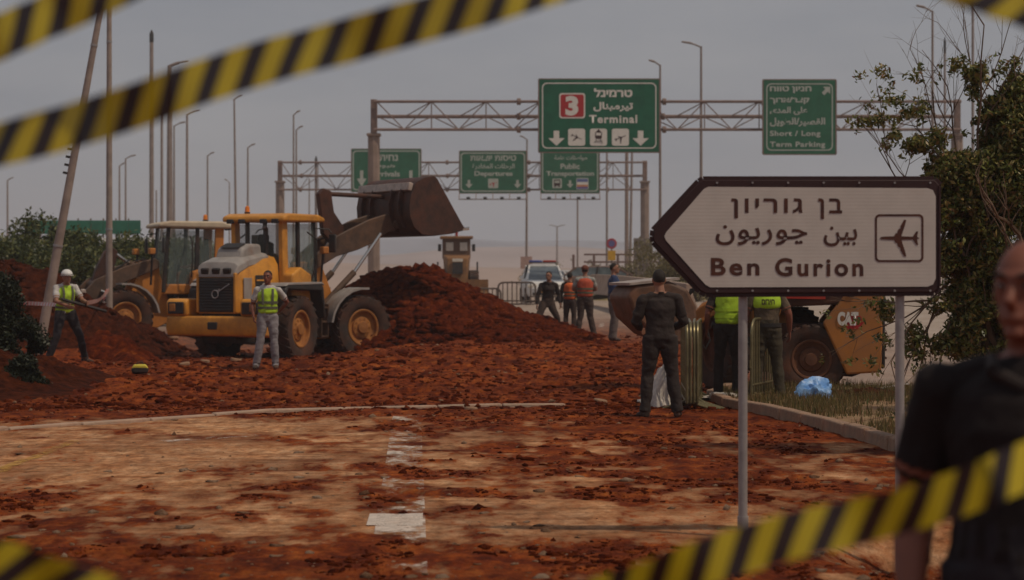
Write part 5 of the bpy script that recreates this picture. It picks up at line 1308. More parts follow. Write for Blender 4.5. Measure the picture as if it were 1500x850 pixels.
def bush(name, label, px, py, Y, w_, h_, dpt, n, size, m, seed, cat='bush', blobs=7, gap=.42):
    g = bz(X(px, Y), Y); t = empty(name, (X(px, Y), Y, g), 0, label, cat); rnd = random.Random(seed); n = int(n*2.0)
    cs = []; rs = []
    for k in range(blobs):
        q = rnd.uniform(.22, .42); cs.append((rnd.uniform(-.5, .5)*w_, rnd.uniform(-.4, .4)*dpt, h_*rnd.uniform(.25, .82))); rs.append((w_*q, dpt*q, h_*q*.8))
    cs.append((0, 0, h_*.35)); rs.append((w_*.5, dpt*.5, h_*.38))
    leaves('crown', cs, rs, n, size, m, t, seed, gap, 1.4)
    b = MB(); 
    for k in range(6): branch(b, Vector((rnd.uniform(-.15, .15)*w_, 0, -.1)), Vector((rnd.uniform(-.6, .6), rnd.uniform(-.4, .4), 1)), h_*.42, .03*h_/1.5, 2, rnd)
    b.build('trunk', M_BARK, t); return t
BL = [('broad olive bush at the far left edge below the small lamp', -2, 74, 5.0, 3.4, 3), ('rounded bush beside the leaning pole, lighter leaves', 62, 70, 3.4, 2.7, 5), ('tallest ragged bush between the two utility poles', 118, 66, 3.0, 4.0, 7),
      ('bush just left of the upright utility pole foot', 150, 72, 2.6, 3.2, 9), ('green bush between the upright pole and the left loader cab', 190, 70, 3.0, 3.2, 11), ('low bush partly hidden behind the left loader', 235, 76, 3.2, 2.7, 13),
      ('dense green bush right behind the leaning pole', 92, 63, 3.0, 3.0, 15), ('low dense bush above the dark soil bank, left of the leaning pole', 28, 62, 3.2, 2.6, 17)]
for lab, px, Y, w_, h_, sd_ in BL: bush('bush', lab, px, 0, Y, w_*1.25, h_*1.05, 2.4, 9000, .085, M_LEAF2, sd_, gap=.38)
t = bush('cypress_tree', 'slim dark cypress rising beside the leaning utility pole', 80, 0, 95, .55, 5.6, .5, 3500, .07, M_LEAFD, 21, 'tree', 3)
bush('bush', 'dark green bush at the lower left corner edge of the dirt', -2, 0, 31.2, 1.5, 1.65, 1.0, 16000, .035, M_LEAFD, 31, blobs=6)
bush('bush', 'flat dark shrub under the dark green bush at the left edge', 34, 0, 29.3, .85, .55, .6, 6000, .03, M_LEAFD, 33, blobs=5)
bush('bush', 'dense olive shrub at the right edge directly behind the bald man', 1500, 0, 24.5, 1.5, 3.3, 1.2, 13000, .032, M_LEAF, 61, blobs=9, gap=.40)
for i, (px, Y, w_, h_, lab) in enumerate([(960, 98, 5.5, 2.4, 'yellowish brush on the bank behind the arrow tip of the sign'), (860, 118, 5, 2.0, 'pale brush in front of the far rails'), (1015, 92, 3.5, 2.6, 'brush clump right of the far gantry column')]):
    bush('brush', lab, px, 0, Y, w_, h_, 2, 4500, .07, leafmat('dry_brush_leaves', [(.10, .09, .035), (.17, .14, .05), (.26, .20, .09)]), 51+i)

# ------------------------------------------------------------------ background structures
def far_things():
    Y = 120; s = F/Y; t = empty('green_fence', (X(120, Y), Y, 0), 0, 'green sheet fence panels above the bushes at the left', 'fence'); m = mat('green_sheet', (.015, .14, .085), .6, .15, 1)
    for i in range(9):
        a = 40+18.5*i; b = a+18
        MB().box(((a+b)/2/s-120/s, 0, Z(333, Y)), ((b-a)/s, .06, 20/s)).build('panel', m, t, bevel=.01)
        MB().box((a/s-120/s, .08, Z(325, Y)/2+.1), (.08, .08, Z(325, Y)+.2)).build('post', M_GANT, t)
    Y = 110; s = F/Y; t = empty('low_building', (X(205, Y), Y, 0), 0, 'low pale flat-roofed building between the left bushes and the loader cab', 'building')
    MB().box((0, 2, Z(352, Y)), (110/s, 5, .22)).build('roof', M_WHITE, t, bevel=.02)
    MB().box((0, 2, Z(352, Y)/2-.1), (104/s, 4.6, Z(352, Y))).build('wall', mat('pale_wall', (.30, .20, .15), .9, .15, 1), t)
    for i in range(4): MB().box((-1.5+i*1.0, -.32, 2.4), (.7, .06, .8)).build('window', M_BLK, t)
    Y = 118; s = F/Y; g = bz(X(900, Y), Y); t = empty('railing', (X(905, Y), Y, g), 0, 'long two-bar metal railing on the bank behind the orange-vested pair', 'railing'); m = mat('brown_rail', (.17, .10, .085), .7, .15)
    zt, zm = Z(373, Y)-g, Z(384, Y)-g
    for z in (zt, zm): MB().box((1.2, 0, z), (5.4+.9, .1, .1)).build('rail', m, t)
    for px in (840, 870, 905, 940, 975): MB().box(((px-905)/s, 0, zt/2), (.14, .12, zt)).build('post', m, t)
    Y = 104; s = F/Y; g = bz(X(942, Y), Y); t = empty('mesh_cabinet', (X(942, Y), Y, g), 0, 'grey mesh-fronted cabinet beside the far gantry right column', 'cabinet')
    MB().box((0, .3, (Z(349, Y)-g)/2), (26/s, .5, Z(349, Y)-g)).build('box', mat('grey_mesh', (.24, .20, .19), .8), t)
    for k in range(6): MB().box((-13/s+26/s*k/5, .03, (Z(349, Y)-g)/2), (.04, .04, Z(349, Y)-g)).build('bar', M_MAST, t)
    for k in range(4): MB().box((0, .02, (Z(349, Y)-g)*(.35+.2*k)), (26/s, .03, .04)).build('bar', M_MAST, t)
    # signs
    Y = 96; s = F/Y; g = bz(X(895, Y), Y); t = empty('traffic_sign', (X(896, Y), Y, g), 0, 'round red and blue traffic sign above a yellow plate on a thin post', 'traffic sign')
    zz = Z(357, Y)-g; MB().tube([(0, .05, 0), (0, .05, zz)], .035, 8).build('post', M_MAST, t)
    MB().lathe([(.001, -.02), (.235, -.02), (.25, 0), (.001, .0)], 24, T=Matrix.Translation((0, 0, zz))).build('disc', mat('sign_faded_red', (.38, .06, .08), .5), t)
    MB().lathe([(.001, -.025), (.15, -.025), (.15, -.015)], 20, T=Matrix.Translation((0, 0, zz))).build('disc_centre', mat('sign_mauve_blue', (.12, .12, .28), .5), t)
    MB().box((0, 0, zz-.56), (.36, .03, .46)).build('plate', mat('sign_yellow', (.60, .33, .03), .5), t, bevel=.005)
    Y = 104; s = F/Y; g = bz(X(771, Y), Y); t = empty('road_sign', (X(771, Y), Y, g), 0, 'pale square sign at the foot of the street lamp behind the police car', 'road sign')
    MB().box((0, 0, Z(385, Y)-g), (17/s, .05, 18/s)).build('plate', mat('pale_pinkish_sign', (.42, .27, .23), .7), t, bevel=.005)
    MB().box((0, .05, (Z(385, Y)-g)/2), (.08, .06, Z(385, Y)-g)).build('post', M_MAST, t)
    # concrete barrier curving to the right
    pts = [(868, 402, 86), (900, 403, 80), (940, 407, 70), (975, 411, 62), (1010, 416, 55)]
    cm = mat('concrete_barrier', (.36, .26, .20), .9, .15, 2)
    t = empty('concrete_barrier', (0, 0, 0)); tag(t, 'long concrete road barrier with pale top running from the brown car towards the sign', 'barrier')
    for i in range(len(pts)-1):
        (pa, ya, Ya), (pb, yb, Yb) = pts[i], pts[i+1]; a = P(pa, ya, Ya); b = P(pb, yb, Yb)
        n = 2
        for k in range(n):
            p = a.lerp(b, k/n); q = a.lerp(b, (k+1)/n-.01); hgt = .8
            u = (q-p); u.z = 0; u.normalize(); nn = Vector((-u.y, u.x, 0))
            vs = [e+nn*o_+Vector((0, 0, z)) for e in (p, q) for o_, z in ((-.3, -hgt), (-.1, -.3), (-.08, 0), (.08, 0), (.1, -.3), (.3, -hgt))]
            MB().add(vs, [(i_, (i_+1) % 6, 6+(i_+1) % 6, 6+i_) for i_ in range(6)]+[tuple(range(6)), tuple(range(6, 12))]).build('segment', cm, t, bevel=.015)
    # grassy bank
    xs = np.linspace(2.5, 14, 60); ys = np.linspace(96, 130, 60); XX, YY = np.meshgrid(xs, ys)
    H = 1.15*ss(2.6, 5.5, XX-.03*(YY-96))*ss(96, 102, YY)+.15*fbm(XX, YY, 3, 4); Zz = base_h(XX, YY)+H-.1
    V = np.stack([XX, YY, Zz], -1).reshape(-1, 3); i = np.arange(59)[:, None]*60+np.arange(59)[None]
    o = npmesh('grassy_bank', V, np.stack([i, i+1, i+61, i+60], -1).reshape(-1, 4), mat('dry_grass_bank', (.20, .15, .06), .95, .3, 2, bump=.5, col2=(.32, .25, .12))); o['kind'] = 'structure'
    # hills, part of the distance haze put into their pale colours
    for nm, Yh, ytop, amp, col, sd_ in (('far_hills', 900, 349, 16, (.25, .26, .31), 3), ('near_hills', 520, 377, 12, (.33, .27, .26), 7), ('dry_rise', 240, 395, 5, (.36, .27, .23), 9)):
        xs = np.linspace(-700, 700, 240); k = F/Yh; rows = []
        for j, fy in enumerate((0, .15, .4, .7, 1.0)):
            top = Z(ytop, Yh)+amp/k*(fbm(xs*.004*900/Yh+5, xs*0+sd_, 4, sd_)-.5)*8
            rows.append(np.stack([xs, np.full_like(xs, Yh+fy*120*(Yh/900)), np.where(fy == 0, -1, 0)+top*np.sin(fy*math.pi/2)], -1))
        V = np.concatenate(rows); c = 240; i = np.arange(4)[:, None]*c+np.arange(c-1)[None]
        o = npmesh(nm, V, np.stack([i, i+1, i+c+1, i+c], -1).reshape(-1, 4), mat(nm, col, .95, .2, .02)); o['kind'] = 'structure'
far_things()

# ------------------------------------------------------------------ small things
def crumple(name, label, cat, c, size, m, seed, flatz=.6, parent=None):
    r = random.Random(seed); bm = bmesh.new(); bmesh.ops.create_icosphere(bm, subdivisions=4, radius=1)
    from mathutils import noise
    for v in bm.verts:
        p = v.co*1.3+Vector((seed, seed*2, 0)); d = 1+.45*noise.noise(p)+.30*abs(noise.noise(p*2.3))+.18*noise.noise(p*5.1)
        v.co = Vector((v.co.x*size[0]*d, v.co.y*size[1]*d, max(-.05, v.co.z)*size[2]*d))
    me = bpy.data.meshes.new(name); bm.to_mesh(me); bm.free(); me.materials.append(m); me.shade_smooth(); me.set_sharp_from_angle(angle=R(38))
    o = link(name, me); o.location = c; tag(o, label, cat); return o
M_BLUE = mat('blue_plastic', (.10, .27, .62), .35, .3, 9, bump=.3, col2=(.30, .50, .80))
M_BAG = mat('white_plastic', (.62, .56, .50), .5, .15, 9, bump=.3)
q = G(1193, 590); q.z = .09; crumple('plastic_bag', 'crumpled bright blue plastic bag on the grass behind the kerb', 'plastic bag', q, (.26, .2, .24), M_BLUE, 3)
q = G(1062, 586); crumple('white_sack', 'flat white sack lying at the rounded end of the kerb', 'sack', q+Vector((0, 0, .02)), (.24, .2, .07), M_BAG, 5)
q = G(968, 596); crumple('white_sack', 'upright white sack between the legs of the man in black', 'sack', q, (.12, .12, .42), M_BAG, 7)
q = G(945, 590); crumple('white_sack', 'small white rag on the ground left of the man in black', 'rag', q, (.09, .1, .05), M_BAG, 8)
q = G(1300, 582); q.z = .09; o = MB().add([(-.28, 0, .0), (.3, .02, .09), (.32, .12, .08), (-.2, .14, .0), (-.28, 0, .02), (.3, .02, .11), (.32, .12, .10), (-.2, .14, .02)], [(3, 2, 1, 0), (4, 5, 6, 7), (0, 1, 5, 4), (1, 2, 6, 5), (2, 3, 7, 6), (3, 0, 4, 7)]).build('board', M_BAG); o.location = q; tag(o, 'pale scrap board lying behind the right sign pole', 'board')
q = G(205, 548)
t = empty('tool_bag', q, R(10), 'small yellow and black bag lying on the red soil left of the front loader', 'bag')
MB().prism([(-.17, 0), (-.2, .1), (-.14, .17), (.14, .17), (.2, .1), (.17, 0)], -.12, .12).build('body', M_BLK, t, bevel=.04, seg=3)
MB().prism([(-.19, .11), (-.13, .2), (.13, .2), (.19, .11)], -.125, .125).build('lid', mat('yellow_fabric', (.62, .50, .06), .7), t, bevel=.03, seg=3)
t.scale = (.72, .72, .72)
MB().tube([(-.08, 0, .19), (-.05, 0, .25), (.05, 0, .25), (.08, 0, .19)], .012, 6).build('handle', M_BLK, t)
rr = random.Random(9)
slab_m = mat('broken_concrete', (.30, .18, .11), .9, .2, 5, bump=.4, dust=.4)
slabs = [(240, 505, .5, 'broken kerb piece between the two loaders'), (255, 497, .35, 'pale rubble piece beside the left loader wheel'), (228, 512, .3, 'small rubble lump right of the soil heap'), (300, 531, .28, 'flat pale stone in front of the front loader'), (345, 530, .3, 'flat stone near the man in grey jeans'),
         (270, 535, .25, 'pale stone chip under the front loader tail'), (75, 553, .45, 'pale plank piece in the dirt near the leaning pole'), (105, 546, .35, 'pale stone right of the plank near the leaning pole'), (215, 490, .3, 'whitish scrap by the left loader wheel'), (880, 590, .25, 'pale stone left of the man in black'), (690, 600, .2, 'small stone on the edge of the mud')]
for px, py, s, lab in slabs:
    q = G(px, py); b = MB(); vv = [(rr.uniform(.7, 1.1)*s*.5*math.cos(a_), rr.uniform(.6, 1.1)*s*.3*math.sin(a_)) for a_ in [6.283*k_/7 for k_ in range(7)]]; b.prism(vv, -.03, s*.16, 'xy'); o = b.build('rubble_stone', slab_m, None, bevel=.02); o.location = q; o.rotation_euler = (rr.uniform(-.15, .15), rr.uniform(-.2, .2), rr.uniform(-.7, .7)); tag(o, lab, 'stone')

# ------------------------------------------------------------------ people
def cloth(name, c, v=.2, s=7, rough=.9, col2=None): return mat(name, c, rough, v, s, bump=.35, bscale=26, col2=col2)
M_SKIN = mat('skin', (.30, .14, .085), .55, .1, 8)
M_SKIN2 = mat('skin_red_shaded', (.20, .065, .038), .55, .1, 8)  # reddish copy of skin, darkened to put shade into its colour
M_HAIR = mat('dark_hair', (.02, .014, .011), .8, .3, 30, bump=.4)
M_BOOT = mat('boots', (.05, .03, .022), .7, .2, 8, dust=.4)
M_NAVY = cloth('dark_navy_cloth', (.020, .016, .020))
M_DARK = cloth('black_uniform_cloth', (.028, .019, .017))
M_BROWN = cloth('dark_brown_trousers', (.055, .035, .028))
M_JEANS = cloth('grey_jeans', (.24, .22, .23))
M_TEE = cloth('pale_tee', (.50, .47, .45))
M_HIVIS = mat('hivis_yellow', (.42, .62, .03), .7, .12, 8, bump=.3, bscale=20)
M_HIVO = mat('hivis_orange', (.68, .13, .03), .7, .12, 8, bump=.3, bscale=20)
M_BLUEJ = cloth('blue_jacket', (.03, .05, .12))
M_REFL = mat('grey_reflective_band', (.30, .30, .27), .4, .1)
M_BANDD = mat('dark_reflective_band', (.10, .10, .06), .5, .1)
DEF = dict(pelvis=(0, 0, .95), waist=(0, 0, 1.08), chest=(0, 0, 1.30), neck=(0, .01, 1.47), head=(0, -.02, 1.64),
           shA=(-.185, 0, 1.415), elA=(-.25, .03, 1.13), wrA=(-.27, -.06, .89), shB=(.185, 0, 1.415), elB=(.25, .03, 1.13), wrB=(.27, -.06, .89),
           hiA=(-.09, 0, .92), knA=(-.115, -.02, .50), anA=(-.13, .03, .09), hiB=(.09, 0, .92), knB=(.115, -.02, .50), anB=(.13, .03, .09), toA=(-.15, -.15, .03), toB=(.15, -.15, .03))
def person(label, loc, rz, pose=None, H_=1.75, top=M_DARK, bottom=M_NAVY, shoe=M_BOOT, skin=M_SKIN, sleeves='short', vest=None, band=M_BANDD, hair=M_HAIR, hat=None, vox=.013, bulk=1.0, cuff=True, look=0, mirror_face=True, vest_text=None, hand_curl=.6, face=True, bald=False, fold=.024):
    J = {k: Vector(v) for k, v in DEF.items()}
    for k, v in (pose or {}).items(): J[k] = Vector(v)
    K = H_/1.76
    t = empty('person', loc, rz, label, 'person'); t.scale = (K, K, K)
    tags = []; b = MB(); kd_pts = []
    def seg(fn, tg):
        k = len(b.v); fn(); kd_pts.extend([(b.v[i].copy(), tg) for i in range(k, len(b.v))])
    u = bulk
    side = (J['shB']-J['shA']).normalized()
    W_, Cc, Pp, Nn = J['waist'], J['chest'], J['pelvis'], J['neck']
    tors = [Pp+Vector((0, 0, -.10)), Pp, Pp.lerp(W_, .6), W_.lerp(Cc, .3), Cc, (J['shA']+J['shB'])/2+Vector((0, 0, -.02)), (J['shA']+J['shB'])/2+Vector((0, 0, .045)), Nn]
    tr = [(.13, .09), (.168*u, .118*u), (.158*u, .112*u), (.150*u, .105*u), (.170*u, .118*u), (.165*u, .10*u), (.10, .075), (.055, .058)]
    seg(lambda: b.tube(tors[:3], tr[:3], 20, side=side), 'bottom')
    seg(lambda: b.tube(tors[2:], tr[2:], 20, side=side), 'top')
    seg(lambda: b.tube([Nn-Vector((0, 0, .05)), Nn+Vector((0, -.005, .04)), J['head']+Vector((0, .01, -.05))], [.062, .056, .055], 14), 'skin')
    for s in 'AB':
        sh, el, wr, hi, kn, an, to = (J[x+s] for x in ('sh', 'el', 'wr', 'hi', 'kn', 'an', 'to'))
        seg(lambda: b.ell(sh, (.056*u, .058*u, .056*u), 12, 8), 'top'); seg(lambda: b.tube([Nn+Vector((0, 0, -.01)), Nn.lerp(sh, .5)+Vector((0, 0, .004)), sh], [.045, .052, .050], 10), 'top')
        mid = sh.lerp(el, .74)
        seg(lambda: b.tube([sh, sh.lerp(el, .2), sh.lerp(el, .4), sh.lerp(el, .6), mid], [.055*u, .056*u, .057*u, .059*u, .061*u], 12), 'top')
        seg(lambda: b.tube([sh.lerp(el, .70), sh.lerp(el, .85), el, el.lerp(wr, .3), el.lerp(wr, .7), wr], [.050*u, .045*u, .042*u, .043*u, .034*u, .027], 12), 'top' if sleeves == 'long' else 'skin')
        if sleeves == 'long': seg(lambda: b.tube([sh, el, wr.lerp(el, .1)], [.062*u, .052*u, .040*u], 12), 'top')
        seg(lambda: b.tube([hi+Vector((0, 0, .05)), hi.lerp(kn, .3), hi.lerp(kn, .7), kn, kn.lerp(an, .35), kn.lerp(an, .8), an+(an-kn).normalized()*.02], [.10*u, .098*u, .078*u, .068*u, .070*u, .062*u, .066*u], 14), 'bottom')
        d = (to-an); d.z = 0; d.normalize()
        seg(lambda: b.tube([an-d*.06+Vector((0, 0, -.055)), an+d*.02+Vector((0, 0, -.04)), an+d*.12+Vector((0, 0, -.055)), an+d*.185+Vector((0, 0, -.065))], [(.040, .034), (.045, .045), (.048, .034), (.036, .022)], 12, side=d.cross(Vector((0, 0, 1)))), 'shoe')
    hd = J['head']; Hm = Matrix.Translation(hd) @ Matrix.Rotation(look, 4, 'Z')
    def headf():
        b.ell((0, .005, .015), (.077, .098, .108), 18, 12, T=Hm); b.ell((0, -.028, -.05), (.058, .066, .066), 14, 10, T=Hm)
        b.tube([(0, -.088, .02), (0, -.118, -.022), (0, -.095, -.035)], [.010, .017, .012], 8, T=Hm)
        for s in (-1, 1): b.ell((s*.078, .012, -.005), (.012, .02, .032), 8, 6, T=Hm)
        b.ell((0, -.094, -.062), (.026, .012, .011), 8, 6, T=Hm); b.ell((0, -.086, .034), (.05, .016, .012), 10, 6, T=Hm); b.ell((0, -.08, -.098), (.028, .022, .018), 8, 6, T=Hm)
    seg(headf, 'skin')
    mats = {'skin': skin, 'top': top, 'bottom': bottom, 'shoe': shoe}; order = ['skin', 'top', 'bottom', 'shoe']
    o = b.build('body', skin, t)
    md = o.modifiers.new('r', 'REMESH'); md.mode = 'VOXEL'; md.voxel_size = vox; md.use_smooth_shade = True
    sm = o.modifiers.new('s', 'SMOOTH'); sm.iterations = 3; sm.factor = .5
    bake(o); me = o.data; me.materials.clear()
    for k in order: me.materials.append(mats[k])
    kd = kdtree.KDTree(len(kd_pts))
    for i, (p, tg) in enumerate(kd_pts): kd.insert(p, i)
    kd.balance()
    # denser anchors on centre lines give cleaner borders
    lab = []
    for pl in me.polygons:
        _, i, _ = kd.find(pl.center); tg = kd_pts[i][1]
        if tg == 'skin' and pl.center.z < Nn.z+.012 and (pl.center-Nn).length < .14: tg = 'top'
        pl.material_index = order.index(tg)
    # cloth folds
    n = len(me.vertices); V = np.zeros(n*3); me.vertices.foreach_get('co', V); V = V.reshape(-1, 3); Nv = np.zeros(n*3); me.vertices.foreach_get('normal', Nv); Nv = Nv.reshape(-1, 3)
    vm = np.zeros(n, bool)
    for pl in me.polygons:
        if pl.material_index in (1, 2):
            for v in pl.vertices: vm[v] = True
    s0 = abs(hash(round(loc[0], 2))) % 97
    q1 = V[:, 0]*1.0+V[:, 2]*.55; q2 = V[:, 2]-.5*V[:, 0]
    f = .7*fbm(q1*9+s0, q2*13+V[:, 1]*9, 3, 5)+.75*(1-np.abs(2*fbm(q1*5+s0, q2*8+V[:, 1]*5, 3, 9)-1))
    V += Nv*((f-.80)*fold*vm)[:, None]; me.vertices.foreach_set('co', V.ravel()); me.update()
    me.shade_smooth()
    # hands appended to the same mesh: palm and five fingers
    hb = MB()
    for s, sg in (('A', -1), ('B', 1)):
        el, wr = J['el'+s], J['wr'+s]; d = (wr-el).normalized(); pl = Vector((-sg, 0, 0)); pl = (pl-d*pl.dot(d)).normalized(); fw = d.cross(pl).normalized()
        if fw.y > 0 and abs(d.z) > .4: fw = -fw
        hb.tube([wr-d*.02, wr+d*.02, wr+d*.055, wr+d*.092], [(.026, .020), (.034, .017), (.040, .016), (.036, .012)], 10, side=fw)
        for k, (o_, ln) in enumerate(((.028, .072), (.010, .080), (-.009, .074), (-.027, .058))):
            p0 = wr+d*.085+fw*o_; c1 = (d+pl*hand_curl*.6).normalized(); c2 = (d+pl*hand_curl*1.8).normalized(); p1 = p0+c1*ln*.5; p2 = p1+c2*ln*.5
            hb.tube([p0-d*.01, p0+c1*.003, p1, p2], [.0095, .0092, .0085, .0065], 6)
        th = wr+d*.03+fw*.03; hb.tube([th-fw*.01, th+(fw*.7+d*.7)*.03, th+(fw*.45+d*.8+pl*.3)*.062], [.012, .0105, .008], 6)
    hmesh = hb.build('hands_tmp', skin, None); bmx = bmesh.new(); bmx.from_mesh(me); bmx.from_mesh(hmesh.data); bmx.to_mesh(me); bmx.free()
    dm = hmesh.data; bpy.data.objects.remove(hmesh); bpy.data.meshes.remove(dm)
    # hair
    if hair and not bald:
        hb = MB(); hb.ell((0, .012, .028), (.079, .099, .100), 20, 14, T=Hm)
        hb2 = MB(); 
        ho = hb.build('hair', hair, t); bmx = bmesh.new(); bmx.from_mesh(ho.data); inv = Hm.inverted()
        dl = [v for v in bmx.verts if (lambda q: q.z < .045-.9*(q.y+.03) if q.y < .0 else q.z < -.045)(inv @ v.co)]
        bmesh.ops.delete(bmx, geom=dl, context='VERTS')
        for v in bmx.verts: v.co += (v.co-Hm.translation)*random.uniform(-.01, .02)
        bmx.to_mesh(ho.data); bmx.free(); so_ = ho.modifiers.new('s', 'SOLIDIFY'); so_.thickness = .008
    if face:
        for s in (-1, 1):
            e = MB(); e.ell((s*.03, -.083, .014), (.013, .008, .008), 10, 6, T=Hm); eo = e.build('eye', mat('eye_white', (.45, .40, .36), .3) if 'eye_white' not in bpy.data.materials else bpy.data.materials['eye_white'], t)
            MB().ell((s*.03, -.0905, .014), (.006, .003, .006), 8, 6, T=Hm).build('iris', M_HAIR, eo)
            MB().tube([(s*.014, -.096, .036), (s*.032, -.095, .042), (s*.052, -.082, .036)], .005, 6, T=Hm).build('eyebrow', M_HAIR, t)
    if hat == 'helmet':
        m = MB(); m.ell((0, .01, .055), (.105, .125, .10), 20, 12, T=Hm); ho = m.build('helmet', M_WHITE, t); bmx = bmesh.new(); bmx.from_mesh(ho.data); inv = Hm.inverted()
        bmesh.ops.delete(bmx, geom=[v for v in bmx.verts if (inv @ v.co).z < .035], context='VERTS'); bmx.to_mesh(ho.data); bmx.free(); q_ = ho.modifiers.new('s', 'SOLIDIFY'); q_.thickness = .006
        br = MB(); n = 16; a = [(.112*math.cos(2*math.pi*i/n), .01+.132*math.sin(2*math.pi*i/n)-(.03 if math.sin(2*math.pi*i/n) < -.3 else 0), .042) for i in range(n)]; br.prism([(x, y) for x, y, z in a], .036, .046, 'xy', T=Hm); br.build('brim', M_WHITE, t)
    if hat == 'cap':
        cm = cloth('faded_brown_cap', (.16, .05, .03)); m = MB(); m.ell((0, .01, .055), (.092, .112, .085), 18, 10, T=Hm); m.build('cap', cm, t)
        MB().prism([(-.07, -.06), (.07, -.06), (.06, -.16), (0, -.185), (-.06, -.16)], .05, .06, 'xy', T=Hm).build('cap_peak', cm, t)
    if vest:
        vb = MB(); sm_ = (J['shA']+J['shB'])/2
        pts = [Pp.lerp(W_, .25), Pp.lerp(W_, .8), W_.lerp(Cc, .5), Cc, sm_+Vector((0, 0, -.015)), sm_+Vector((0, 0, .052))]
        k = 1.13; rad = [(.178*u, .142*u), (.172*u, .135*u), (.168*u, .130*u), (.186*u, .142*u), (.176*u, .118*u), (.105, .088)]
        vb.tube(pts, rad, 28, side=side); vo = vb.build('vest', vest, t); q_ = vo.modifiers.new('s', 'SUBSURF'); q_.levels = q_.render_levels = 2
        bake(vo); n = len(vo.data.vertices); V = np.zeros(n*3); vo.data.vertices.foreach_get('co', V); V = V.reshape(-1, 3); Nv = np.zeros(n*3); vo.data.vertices.foreach_get('normal', Nv); Nv = Nv.reshape(-1, 3)
        f = fbm(V[:, 0]*9+s0, V[:, 2]*11+V[:, 1]*7, 3, 25); V += Nv*((f-.45)*.03)[:, None]; vo.data.vertices.foreach_set('co', V.ravel()); vo.data.shade_smooth()
        for f_ in (.18, .42):
            c_ = pts[1].lerp(pts[3], f_*1.6-.2); c2_ = c_+(pts[3]-pts[1]).normalized()*.045
            ra_ = 1.075; MB().tube([c_, c2_], [(.174*u*ra_, .134*u*ra_*1.02)]*2, 28, side=side, cap=False).build('reflective_band', band, t)
        for s in (-1, 1):
            fr = -1; MB().tube([sm_+Vector((s*.09, fr*.095, .02)), Cc+Vector((s*.09, fr*.142, .03)), W_.lerp(Cc, .3)+Vector((s*.085, fr*.135, 0))], [(.022, .006)]*3, 8, side=(1, 0, 0)).build('shoulder_band', band, t)
    return t
def at_g(px, py, H_px=None): return G(px, py)
def up(p, q): return tuple(q)

q = G(96, 533)
P1 = person('worker in white helmet and yellow vest at the left, legs apart, holding a dark bar', q, R(35), dict(
    pelvis=(0, .05, .90), waist=(0, .03, 1.04), chest=(0, -.01, 1.27), neck=(0, -.03, 1.44), head=(0, -.07, 1.60), elA=(-.24, -.14, 1.16), wrA=(-.12, -.36, 1.08), elB=(.27, -.14, 1.18), wrB=(.24, -.42, 1.14),
    knA=(-.22, -.10, .50), anA=(-.34, .0, .09), knB=(.26, -.08, .50), anB=(.42, .08, .09), toA=(-.42, -.15, .03), toB=(.5, -.06, .03)), 1.78, M_TEE, M_NAVY, vest=M_HIVIS, hat='helmet')
q = G(392, 541)
P2 = person('man in yellow vest and pale grey jeans standing by the front loader rear wheel', q, R(8), dict(elA=(-.27, .05, 1.15), wrA=(-.25, -.05, .95), elB=(.35, .12, 1.20), wrB=(.20, .16, 1.02), knA=(-.13, -.02, .5), anA=(-.20, .02, .09), toA=(-.24, -.15, .03), anB=(.14, .03, .09)), 1.74, M_TEE, M_JEANS, vest=M_HIVIS, skin=M_SKIN2, look=-.3)
q = G(800, 493)
P3 = person('man in black shirt and dark trousers striding wide across the soil slope', q, R(15), dict(
    pelvis=(.03, 0, .83), waist=(.04, -.02, .97), chest=(.05, -.06, 1.19), neck=(.05, -.10, 1.36), head=(.03, -.14, 1.52), shA=(-.14, -.06, 1.30), shB=(.24, -.06, 1.30), elA=(-.24, -.08, 1.02), wrA=(-.28, -.14, .80), elB=(.32, -.04, 1.04), wrB=(.34, -.10, .82),
    hiA=(-.06, 0, .80), hiB=(.12, 0, .80), knA=(-.26, -.12, .46), anA=(-.44, .0, .10), toA=(-.58, -.08, .03), knB=(.28, -.08, .45), anB=(.36, .05, .07), toB=(.48, -.05, .02)), 1.80, M_DARK, M_BROWN, sleeves='long', look=-.7, vox=.016)
q = G(838, 494); q.y += 2
person('worker in bright orange vest half hidden behind the one with the cap', q, R(165), dict(), 1.66, M_DARK, M_BROWN, vest=M_HIVO, sleeves='long', vox=.016)
q = G(857, 495)
P5 = person('worker in faded orange-red vest and brown cap seen from behind', q, R(185), dict(knA=(-.13, -.02, .5), anA=(-.22, .03, .09), toA=(-.28, -.15, .03), anB=(.2, .03, .09), elA=(-.28, -.1, 1.18), wrA=(-.14, -.28, 1.15), elB=(.28, -.1, 1.18), wrB=(.14, -.28, 1.15)), 1.84, M_REFL, M_BROWN, vest=mat('faded_orange_vest', (.42, .07, .03), .8, .2, 8), hat='cap', vox=.016, bulk=1.1)
q = G(899, 500)
person('man in blue jacket and grey trousers standing in profile by the brown bucket', q, R(95), dict(elA=(-.26, .02, 1.14), wrA=(-.2, -.18, 1.0)), 1.84, M_BLUEJ, cloth('grey_trousers', (.13, .10, .09)), sleeves='long', vox=.016, look=-.2, bulk=1.15)
q = G(967, 612)
P7 = person('man in black uniform standing with his back to the camera left of the arrow sign', q, R(186), dict(
    pelvis=(0, .0, .94), elA=(-.29, -.02, 1.14), wrA=(-.20, -.24, 1.06), elB=(.29, -.02, 1.14), wrB=(.20, -.24, 1.06), shA=(-.20, 0, 1.42), shB=(.20, 0, 1.42),
    hiA=(-.10, 0, .92), hiB=(.10, 0, .92), knA=(-.15, -.01, .5), knB=(.15, -.01, .5), anA=(-.20, .04, .09), anB=(.19, .04, .09), toA=(-.25, -.12, .03), toB=(.24, -.12, .03), head=(.01, -.03, 1.645)), 1.78, M_DARK, M_DARK, sleeves='long', bulk=1.1, vox=.011)
q = G(1066, 582)
